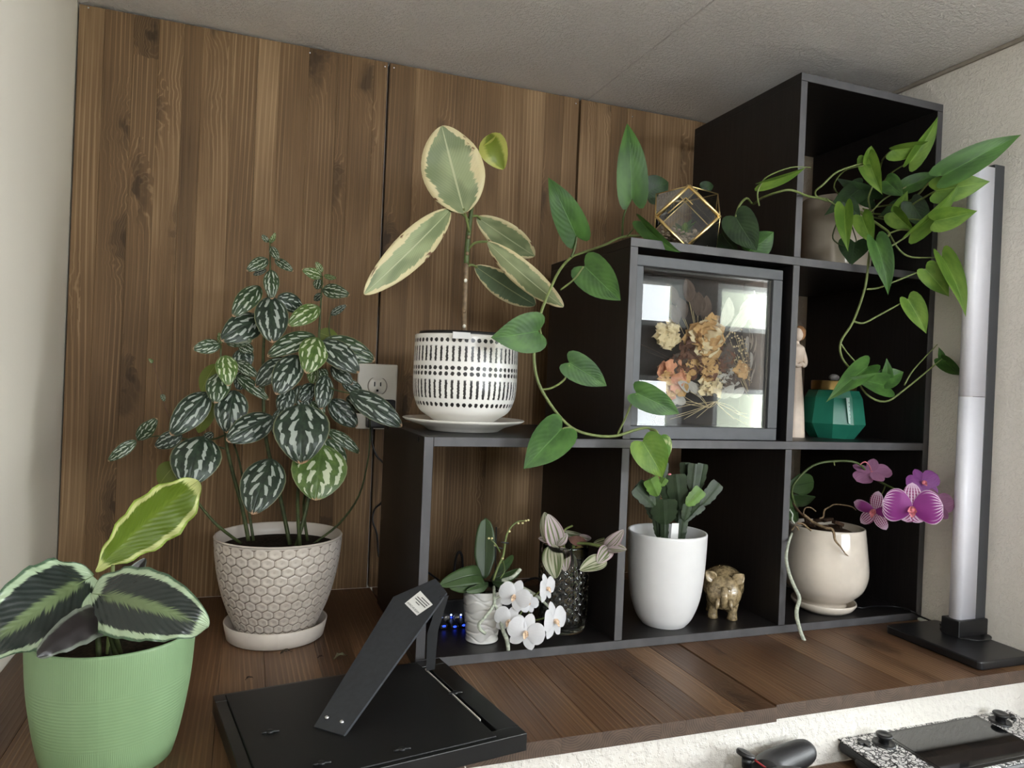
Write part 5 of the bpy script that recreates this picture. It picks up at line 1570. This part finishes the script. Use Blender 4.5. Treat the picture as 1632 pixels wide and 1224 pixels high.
tube('stem', pp([(915, 960, yc), (917, 900, yc), (914, 870, yc), (930, 866, yc - .01), (950, 869, .03), (968, 872, .02)]), [.002, .0025, .0028, .0025, .0024, .0015], M_STEML, g, 8)
tube('stem', pp([(900, 880, yc), (898, 848, yc), (912, 838, yc + .01)]), .0016, M_STEML, g, 8)
V, F = ball_geo(at(923, 880, y=yc), (.010, .008, .010), 12, 9)
mk('node', V, F, plain('olive_node', (126, 112, 62), .6, vary=.3, gs=90), g)
leafp(g, plain('dry_brown_sheath', (112, 78, 66), .8, vary=.3, transl=.2), (905, 858), (936, 864), 16, yc, yc, 10, shape='lance', nu=6, nv=8, arch=.15)
# ------------------------------------------------------------------ tall white pot with christmas cactus
c = base_centre(1057, 1002.5, 32, ZS0)
g = empty('potted_christmas_cactus', 'christmas cactus in a tall plain white pot', 'plant', c)
pr = prof_px(c, [(994, 30), (990, 36), (975, 46), (945, 55.5), (900, 60.5), (847, 62.5)])
pr[0] = (pr[0][0], ZS0)
rt, zt = pr[-1]
lathe('pot', smooth_prof([(.0001, ZS0)] + pr, 8) + [(rt - .0008, zt + .0012), (rt - .0028, zt + .0014), (rt - .0045, zt), (rt - .0055, zt - .012), (rt - .008, zt - .05)], c, M_WHITEG, g, 96)
lathe('soil', [(rt - .0065, zt - .034), (rt * .5, zt - .032), (.0001, zt - .031)], c, M_SOIL, g, 28)
yc = c.y
def pad(b, t, w, yb, yt, rl=0, m=None):
    B, T_ = at(b[0], b[1], y=yc + yb), at(t[0], t[1], y=yc + yt)
    mid = (B + T_) / 2
    a = (T_ - B)
    L_ = a.length
    a.normalize()
    n = (CAM - mid).normalized()
    n = (n - a * n.dot(a)).normalized()
    n = Matrix.Rotation(math.radians(rl), 3, a) @ n
    s = a.cross(n)
    hw = w * depth(mid) / F_PX / 2 / max(.4, math.cos(math.radians(rl)))
    prof = [(0, .22), (.12, .55), (.28, .86), (.34, .80), (.52, 1.0), (.60, .88), (.78, .98), (.90, .98), (1.0, .82), (.97, .3)]
    edge = [(v, f) for v, f in prof]
    V, F = [], []
    for k, (v, f) in enumerate(edge):
        for q, u in enumerate((-1, -.3, 0, .3, 1)):
            th = (.0006, .0013, .0022, .0013, .0006)[q]
            for sg in (1, -1):
                V.append(B + a * (v * L_) + s * (u * f * hw) + n * (sg * th))
    W_ = 10
    for k in range(len(edge) - 1):
        for q in range(4):
            i0 = k * W_ + q * 2
            F.append([i0, i0 + 2, i0 + W_ + 2, i0 + W_])
            F.append([i0 + 1, i0 + W_ + 1, i0 + W_ + 3, i0 + 3])
        F.append([k * W_, k * W_ + W_, k * W_ + W_ + 1, k * W_ + 1])
        F.append([k * W_ + 8, k * W_ + 9, k * W_ + W_ + 9, k * W_ + W_ + 8])
    e = (len(edge) - 1) * W_
    F.append([e, e + 2, e + 4, e + 6, e + 8, e + 9, e + 7, e + 5, e + 3, e + 1])
    mk('pad', V, F, m or M_CACTUS, g, smooth=False)
for args in (((1059, 868), (1059, 830), 14, 0, 0), ((1059, 836), (1057, 796), 44, 0, -.005), ((1043, 806), (1014, 774), 30, .0, .0, 20), ((1083, 812), (1077, 756), 34, .01, .01),
             ((1040, 806), (1040, 776), 26, .02, .02), ((1084, 866), (1089, 828), 16, -.01, -.01, 20), ((1090, 830), (1096, 804), 15, -.012, -.014, 25), ((1094, 806), (1118, 780), 22, -.014, -.02, 15, M_CACTUS_L),
             ((1103, 784), (1108, 739), 22, .0, .0, 10), ((1112, 782), (1120, 739), 18, .0, .0, 40), ((1090, 832), (1106, 818), 10, -.012, -.014), ((1103, 820), (1119, 804), 17, -.014, -.016),
             ((1117, 806), (1145, 770), 22, -.016, -.02, 20), ((1081, 834), (1081, 798), 20, .015, .015), ((1092, 764), (1092, 737), 18, .02, .02), ((1056, 764), (1058, 737), 16, .02, .02, 20),
             ((1048, 790), (1036, 763), 26, -.01, -.014, 10, M_CACTUS_L), ((1052, 775), (1060, 762), 14, -.008, -.012, 0, M_CACTUS_L), ((1050, 858), (1046, 826), 14, .01, .01), ((1046, 830), (1038, 800), 24, .012, .014),
             ((1106, 806), (1110, 786), 12, .0, .0), ((1068, 800), (1064, 770), 30, .02, .02)):
    pad(*args)
V, F = ball_geo(at(1067, 756, y=yc + .005), (.0035, .002, .0018), 10, 6)
mk('flower_bud', V, F, plain('pink_cactus_bud', (216, 130, 138), .4, vary=.1), g)
tg = [at(1071, 834, y=yc - .01), at(1082, 834, y=yc - .01), at(1080, 866, y=yc - .012), at(1068, 866, y=yc - .012)]
V = tg + [p + Vector((0, .0008, 0)) for p in tg]
mk('plant_tag', V, [[0, 1, 2, 3], [7, 6, 5, 4], [0, 4, 5, 1], [1, 5, 6, 2], [2, 6, 7, 3], [3, 7, 4, 0]], M_PAPERW, g, smooth=False)
# ------------------------------------------------------------------ glazed boar-like figurine
fp = at(1163, 987, z=ZS0)
d_ = depth(fp) / F_PX
c = fp + Vector((.0, .022, 0))
g = empty('animal_figurine', 'small golden brown glazed animal figurine beside the tall white pot', 'figurine', (c.x, c.y, ZS0))
def gold_glaze():
    n = NT('mottled_gold_glaze')
    f = n.noise(n.obj(), 150.0, 4.0, .6)
    n.bump(f, .5, .0012)
    return n.fin(n.mix(n.step(f, .3, .7), lin(96, 82, 56), lin(170, 150, 114)), .2, .1, .6, coat=.4)
MGG = gold_glaze()
sc = d_
V, F = ball_geo((c.x, c.y, ZS0 + 48 * sc), (33 * sc, 40 * sc, 31 * sc), 28, 18)
for v in V:                                  # shoulders wider than the belly, back hump
    k = (v.z - (ZS0 + 48 * sc)) / (31 * sc)
    v.x = c.x + (v.x - c.x) * (1 + .08 * k)
    if k > .3: v.z += .0015
body = mk('body', V, F, MGG, g)
fy = c.y - 30 * sc
V, F = ball_geo((c.x, fy, ZS0 + 46 * sc), (27 * sc, 18 * sc, 27 * sc), 24, 16)
for v in V:
    t = max(0, (fy - v.y) / (18 * sc))
    v.z -= 5 * sc * t
head = mk('head', V, F, MGG, g)
tube('trunk', [Vector((c.x, fy - 14 * sc, ZS0 + 56 * sc)), Vector((c.x, fy - 20 * sc, ZS0 + 46 * sc)), Vector((c.x, fy - 21 * sc, ZS0 + 36 * sc)), Vector((c.x, fy - 19 * sc, ZS0 + 27 * sc))], [6 * sc, 6.2 * sc, 5.4 * sc, 4.2 * sc], MGG, head, 12)
for s in (-1, 1):
    tube('tusk', [Vector((c.x + s * 9 * sc, fy - 16 * sc, ZS0 + 38 * sc)), Vector((c.x + s * 10 * sc, fy - 20 * sc, ZS0 + 31 * sc)), Vector((c.x + s * 11.5 * sc, fy - 21 * sc, ZS0 + 24 * sc))], [4 * sc, 3.6 * sc, 2 * sc], MGG, head, 9)
    V, F = ball_geo((c.x + s * 8 * sc, fy - 15 * sc, ZS0 + 55 * sc), (3.2 * sc, 2 * sc, 2 * sc), 10, 7)
    mk('brow', V, F, MGG, head)
    base = Vector((c.x + s * 14 * sc, fy - 2 * sc, ZS0 + 62 * sc))
    tip = Vector((c.x + s * 29 * sc, fy - 2 * sc, ZS0 + 77 * sc))
    V, F, UV = leaf_geo(base, tip, 17 * sc, Vector((0, -1, .2)), shape='lance', cup=-.3, nu=8, nv=8)
    er = mk('ear', V, F, MGG, head)
    md = er.modifiers.new('thickness', 'SOLIDIFY')
    md.thickness = 3 * sc
    for yy, xx in ((-18, 15), (20, 16)):
        lz = [(7.5, 0), (8.5, 1.5), (7.5, 6), (7, 14), (9.5, 26), (10, 34)]
        V, F, UV = lathe_geo([(.0001, ZS0)] + [(r * sc, ZS0 + z * sc) for r, z in lz], (c.x + s * xx * sc, c.y + yy * sc), 18)
        mk('leg', V, F, MGG, g)
tube('tail', [Vector((c.x, c.y + 38 * sc, ZS0 + 55 * sc)), Vector((c.x + .002, c.y + 43 * sc, ZS0 + 48 * sc)), Vector((c.x, c.y + 42 * sc, ZS0 + 40 * sc))], [2.5 * sc, 2 * sc, 1.5 * sc], MGG, g, 8)
g.rotation_euler = (0, 0, math.radians(-33))
# ------------------------------------------------------------------ cream pot with magenta orchid, on a saucer
c = base_centre(1311, 981.5, 44, ZS0)
d_ = depth(c) / F_PX
rs = 49 * d_
hS = .0165
sa = lathe('saucer', [(.0001, ZS0), (rs * .78, ZS0), (rs * .92, ZS0 + .006), (rs, ZS0 + hS - .003), (rs - .001, ZS0 + hS), (rs - .003, ZS0 + hS - .001), (rs * .84, ZS0 + .006), (.0001, ZS0 + .005)], c, M_CREAM, None, 64, org=c)
tag(sa, 'cream glazed saucer under the magenta orchid pot', 'saucer')
zb = ZS0 + .0063
g = empty('potted_magenta_orchid', 'magenta moth orchid in a glossy cream rounded pot', 'plant', (c.x, c.y, zb))
pr = prof_px(c, [(962, 31), (955, 35), (946, 46), (932, 58), (910, 64), (880, 62), (838, 57)])
pr[0] = (pr[0][0], zb)
rt, zt = pr[-1]
lathe('pot', smooth_prof([(.0001, zb)] + pr, 8) + [(rt - .001, zt + .001), (rt - .003, zt + .001), (rt - .005, zt - .002), (rt - .004, zt - .03)], c, M_CREAM, g, 96)
lathe('bark', [(rt - .0045, zt - .014), (rt * .6, zt - .006), (rt * .3, zt - .002), (.0001, zt)], c, M_BARK, g, 28)
yc = c.y
rr = random.Random(5)
for k in range(9):
    p = Vector((c.x + rr.uniform(-.03, .012), c.y + rr.uniform(-.03, .03), zt + rr.uniform(-.004, .010)))
    d = Vector((rr.uniform(-1, 1), rr.uniform(-1, 1), rr.uniform(-.3, .3))).normalized() * .014
    V, F = box_geo((-.012, -.004, -.003), (.012, .004, .003), .001)
    R = Matrix.Rotation(rr.uniform(0, 6), 3, 'Z') @ Matrix.Rotation(rr.uniform(-.5, .5), 3, 'Y')
    mk('bark_chip', [p + R @ v for v in V], F, M_BARK, g, smooth=False)
yF = yc - rt
tube('root', pp([(1281, 820, yc - .02), (1296, 832, yc - .03), (1315, 841, yF + .01), (1325, 843, yF + .002), (1329, 850, yF - .004), (1331, 861, yF - .006), (1340, 872, yF - .006), (1347, 882, yF - .006), (1352, 886, yF - .005)]), [.002, .0023, .0023, .0024, .0022, .0018, .0014, .001, .0005], M_ROOTB, g, 8)
tube('root', pp([(1306, 826, yc), (1312, 824, yc), (1314, 813, yc), (1322, 808, yc - .005), (1330, 804, yc - .01), (1345, 805, yc - .01), (1358, 808, yc - .015), (1364, 813, yc - .015)]), [.0014, .0014, .0015, .0013, .0012, .0011, .001, .0006], M_ROOTB, g, 7)
tube('root', pp([(1280, 820, yc), (1283, 810, yc), (1292, 809, yc - .005), (1300, 815, yc - .005)]), .0011, M_ROOTB, g, 7)
tube('root', pp([(1258, 812, yc - .03), (1263, 820, yc - .03), (1262, 828, yc - .035), (1266, 834, yc - .035)]), .0016, M_ROOT, g, 7)
tube('root', pp([(1271, 834, yc - .03), (1280, 835, yc - .035), (1287, 841, yc - .04), (1293, 846, yc - .045)]), .0015, M_ROOTB, g, 7)
tube('root', pp([(1262, 845, yc - .04), (1268, 838, yc - .045), (1273, 845, yc - .05)]), .0012, M_ROOTB, g, 7)
tube('root', pp([(1262, 800, yc), (1276, 818, yc - .01), (1300, 836, yc - .02), (1320, 838, yc - .02)]), .002, M_BARK, g, 7)
tube('aerial_root', [at(1262, 850, y=yc - .05), at(1256, 868, y=yF - .006)] + pp([(1253, 890, yF - .010), (1258, 915, -.012), (1266, 935, -.018), (1274, 953, -.022), (1270, 970, -.026), (1270, 985, -.028), (1277, 1010, -.032), (1287, 1032, -.038), (1294, 1051, -.045)]), [.0018, .0022, .0026, .0028, .003, .003, .0031, .0031, .003, .0029, .002], M_ROOT, g, 9)
leafp(g, M_ORCHL, (1255, 775), (1297, 768), 34, yc + .01, yc + .03, 10, shape='strap', fold=.1, arch=.05, thick=.001)
leafp(g, M_ORCHL, (1255, 790), (1297, 795), 20, yc + .02, yc + .04, 40, shape='strap', fold=.1, arch=.1, thick=.001)
leafp(g, M_ORCHL, (1272, 820), (1225, 800), 40, yc + .01, yc, 30, shape='strap', fold=.1, arch=.15, thick=.001)
tube('spike', pp([(1270, 815, yc), (1262, 785, yc - .005), (1269, 766, yc - .01), (1296, 742, yc - .02), (1330, 735, yc - .03), (1366, 738, yc - .045), (1388, 759, .020), (1412, 773, -.020), (1440, 785, -.055), (1468, 790, -.068), (1490, 795, -.074)]), [.002, .002, .002, .002, .002, .002, .002, .0019, .0018, .0016, .0012], M_STEM, g, 8)
tube('flower_stalk', pp([(1370, 741, yc - .045), (1378, 736, yc - .05), (1385, 741, yc - .05), (1388, 750, yc - .045)]), .001, M_LIPP, g, 7)
tube('flower_stalk', pp([(1411, 773, -.018), (1408, 782, -.005), (1402, 795, .008)]), .0011, M_STEML, g, 7)
tube('flower_stalk', pp([(1452, 787, -.062), (1462, 780, -.062), (1470, 772, -.060)]), .0011, M_STEML, g, 7)
tube('spike_bract', pp([(1329, 735, yc - .03), (1330, 742, yc - .032)]), .0012, M_STEML, g, 6, 1)
ML = (M_MAG, M_MAGS, M_LIPP)
orchid_flower(g, 1454, 812, -.100, 43, TOCAM(1454, 812, -.100) + Vector((0, 0, -.05)), UP, *ML, pw=1.12, lat=.55)
orchid_flower(g, 1394, 815, yc - .075, 33, TOCAM(1394, 815, yc - .075) - RT * .55 - Vector((0, 0, .15)), UP + RT * .2, M_MAG, M_MAGS, M_LIPP, pw=.5)
orchid_flower(g, 1389, 752, yc - .05, 30, -TOCAM(1389, 752, yc - .05) - Vector((0, 0, 1.3)), -UP + RT * .3, M_MAGB, M_MAGB, M_LIPP)
orchid_flower(g, 1471, 770, -.062, 26, TOCAM(1471, 770, -.062) + RT * .3 + Vector((0, 0, .3)), UP - RT * .3, M_MAGD, M_MAGD, M_LIPP)
orchid_flower(g, 1490, 806, -.080, 28, RT * .5 - TOCAM(1490, 806, -.080) * .9, UP - RT * .3, M_MAGB, M_MAGB, M_LIPP)
orchid_flower(g, 1466, 822, -.070, 24, TOCAM(1466, 822, -.070) * .4 + RT * .5 - Vector((0, 0, .5)), UP, M_MAGD, M_MAGD, M_LIPP)
# ------------------------------------------------------------------ audio box with blue lights in the first cell
b0, b1 = at(699, 965, y=.14), at(790, 1015, y=.14)
xa, xb = max(b0.x - .01, T + .004), b1.x + .03
za, zb_ = ZS0, at(720, 968, y=.14).z
g = empty('audio_interface', 'small black audio box with blue lights behind the wavy white pot', 'electronics', ((xa + xb) / 2, .18, ZS0))
box('case', (xa, .14, za + .004), (xb, .24, zb_ + .012), M_BLACK, g, bev=.002)
for px in (711, 727, 742):
    p = at(px, 984, y=.139)
    R = Matrix.Rotation(PI / 2, 3, 'X')
    V, F, UV = lathe_geo([(.0055, 0), (.0052, .006), (.0042, .007), (.0001, .007)], (0, 0), 20)
    if px < 740: mk('knob', [R @ v + Vector((p.x, .1399, p.z)) for v in V], F, plain('silver_knob', (150, 148, 146), .35, .6, vary=.05), g)
for px, py, m, r in ((704, 984, M_LEDW, .0009), (719, 980, M_LEDW, .0016), (719, 984, M_LED, .0013), (719, 988, M_LED, .0011), (734.5, 980, M_LEDW, .0016), (734.5, 984, M_LED, .0013), (734.5, 988, M_LED, .0011)):
    V, F = ball_geo(at(px, py, y=.1398), r, 8, 6)
    mk('indicator_light', V, F, m, g)
p = at(704, 1010, y=.12)
g = empty('usb_dongle', 'black plugs with a blue glow in front of the audio box', 'electronics', (p.x, .12, ZS0))
for px, h in ((703, .007), (720, .005), (734, .006)):
    q = at(px, 1014, y=.12)
    pl = box('plug', (q.x - .006, .105, ZS0), (q.x + .006, .136, ZS0 + h), M_BLACK, g, bev=.0015)
    V, F = ball_geo((q.x, .1052, ZS0 + h - .0022), (.003, .001, .0016), 10, 6)
    mk('glow_light', V, F, M_LED, pl)
o = tube('cable', pp([(716, 1018, .2), (722, 970, .26), (724, 910, .28), (729, 882, .28), (736, 885, .28), (740, 920, .28), (760, 945, .28), (800, 950, .27), (840, 925, .27), (862, 925, .27), (870, 960, .26)]), .0022, M_BLACK, None, 7, org=at(716, 1018, y=.2))
tag(o, 'black cable looped behind the white orchid pot', 'cable')
# ------------------------------------------------------------------ handheld console on the desk
ZT = ZD + .030
A_, B_ = at(1404, 1166, z=ZT + .004), at(1556, 1139, z=ZT + .004)
hx = (B_ - A_).normalized()
hx = Vector((hx.x, hx.y, 0)).normalized()
hy = Vector((hx.y, -hx.x, 0))
tilt = math.radians(3)
SW = (B_ - A_).length
g = empty('handheld_console', 'handheld game console with a black and white scribble skin', 'game console', A_ + hx * SW / 2 + hy * .05 - Vector((0, 0, A_.z - ZD)))
def hc(x, y, z):          # x along the long side from the screen corner, y towards the player, z up
    return Vector((A_.x, A_.y, 0)) + hx * x + hy * (y * math.cos(tilt) + z * math.sin(tilt) * 0) + Vector((0, 0, ZD + .0305 + z - y * math.sin(tilt)))
def hbox(name, x0, x1, y0, y1, z0, z1, mat, par, bev=.001, seg=2):
    V, F = box_geo((x0, y0, z0), (x1, y1, z1), bev, seg)
    return mk(name, [hc(v.x, v.y, v.z) for v in V], [f[::-1] for f in F], mat, par, smooth=False)
def scribble():
    n = NT('black_white_scribble_skin')
    o = n.obj()
    vo = n.node('ShaderNodeTexVoronoi', feature='DISTANCE_TO_EDGE')
    mp = n.node('ShaderNodeVectorMath', operation='SCALE')
    n.t.links.new(o, mp.inputs[0])
    mp.inputs['Scale'].default_value = 1.0
    n.t.links.new(mp.outputs[0], vo.inputs['Vector'])
    vo.inputs['Scale'].default_value = 130.0
    w = n.math('SINE', n.mul(n.noise(o, 45.0, 3.0), 46.0))
    m = n.math('MAXIMUM', n.step(vo.outputs['Distance'], .08, .05), n.step(w, .68, .85))
    return n.fin(n.mix(m, lin(226, 224, 222), lin(24, 24, 26)), .35)
MSC = scribble()
EX = .070
hbox('shell', -EX, SW + EX, -.006, .106, -.016, -.001, M_BLACK, g, .006, 3)
hbox('face_plate', -EX + .001, SW + EX - .001, -.005, .104, -.001, .0012, MSC, g, .001, 2)
hbox('screen_bezel', -.002, SW + .002, .0, .100, .0012, .0018, plain('screen_bezel_black', (12, 12, 13), .15, vary=.05), g, .0003, 1)
hbox('screen', .004, SW - .004, .004, .094, .0018, .0021, plain('dark_screen_glass', (14, 15, 16), .06, 0, .9, vary=.02), g, .0001, 1)
def disc(name, x, y, prof, mat, par, seg=24):
    V, F, UV = lathe_geo(prof, (0, 0), seg)
    return mk(name, [hc(x + v.x, y + v.y, v.z) for v in V], [f[::-1] for f in F], mat, par)
for x in (-.019, SW + .019):
    b = disc('stick_well', x, .022, [(.0145, .0012), (.0145, .003), (.013, .0042), (.011, .003), (.0001, .003)], M_BLACK, g)
    st_ = disc('thumbstick', x, .022, [(.0065, .003), (.006, .009), (.0098, .011), (.0105, .0135), (.0095, .0148), (.006, .0142), (.0001, .0138)], M_SATIN, g)
hbox('direction_pad', -.055, -.037, .012, .018, .0012, .0045, M_BLACK, g, .001)
hbox('direction_pad', -.049, -.043, .006, .024, .0012, .0045, M_BLACK, g, .001)
for k in range(4):
    a = k * PI / 2
    disc('face_button', SW + .046 + .008 * math.cos(a), .014 + .008 * math.sin(a), [(.004, .0012), (.004, .0035), (.003, .0045), (.0001, .0048)], M_BLACK, g, 16)
hbox('trackpad', -.046, -.014, .046, .078, .0012, .0019, MSC, g, .0004)
hbox('trackpad', SW + .014, SW + .046, .046, .078, .0012, .0019, MSC, g, .0004)
hbox('speaker_slots', -.034, -.012, .040, .0415, .0012, .0016, M_BLACK, g, .0001)
for x in (-EX - .001, SW + EX - .023):
    hbox('grip', x, x + .024, .02, .11, -.022, -.004, M_BLACK, g, .008, 4)
hbox('foot', .02, SW - .02, .0, .02, -.029, -.015, M_BLACK, g, .002)
# ------------------------------------------------------------------ game controller on the desk
gp0, gp1 = at(1216, 1228, z=ZD + .030), at(1284, 1198, z=ZD + .034)
g = empty('game_controller', 'black game controller on the desk beside the handheld console', 'game controller', Vector((gp0.x, gp0.y, ZD)))
gd = (gp1 - gp0)
gd.z = 0
gd.normalize()
gn = Vector((gd.y, -gd.x, 0))
tube('grip', [gp0 - gd * .01 + gn * .012, gp0 + gd * .015, gp1 - gd * .012, gp1 + gd * .004, gp1 + gd * .012], [.020, .019, .0165, .013, .006], plain('black_rubber_grip', (28, 28, 30), .45, vary=.1, grain=.2, gs=900), g, 20, 6)
ctr = gp0 - gd * .012 + gn * .055
V, F = ball_geo(Vector((ctr.x, ctr.y, ZD + .028)), (.050, .046, .0275), 24, 14)
mk('body', V, F, M_BLACK, g)
g2 = gp0 + gn * .095 + gd * .0
tube('grip', [g2 - gn * .02 + Vector((0, 0, -.004)), g2 + gd * .02, g2 + gd * .06, g2 + gd * .078], [.020, .019, .015, .006], M_BLACK, g, 18, 5)
tp = at(1190, 1222, z=ZD + .040)
tube('thumbstick', [tp, at(1190, 1206, z=ZD + .052)], [.0058, .0058], M_BLACK, g, 14, 1)
V, F, UV = lathe_geo([(.0001, 0), (.0105, .0005), (.0115, .003), (.0105, .0055), (.006, .005), (.0001, .0045)], (0, 0), 24)
tq = at(1187, 1206, z=ZD + .053)
R = Matrix.Rotation(.35, 3, 'Y')
mk('stick_cap', [tq + R @ v for v in V], F, M_BLACK, g)
V, F, UV = lathe_geo([(.0085, 0), (.0095, .0012), (.0085, .0022), (.0075, .0012), (.0085, 0)], (0, 0), 24)
tq = at(1209, 1217, z=ZD + .044)
mk('red_ring', [tq + Matrix.Rotation(.6, 3, 'Y') @ v for v in V], F, plain('red_plastic_ring', (150, 34, 40), .4, vary=.05), g)
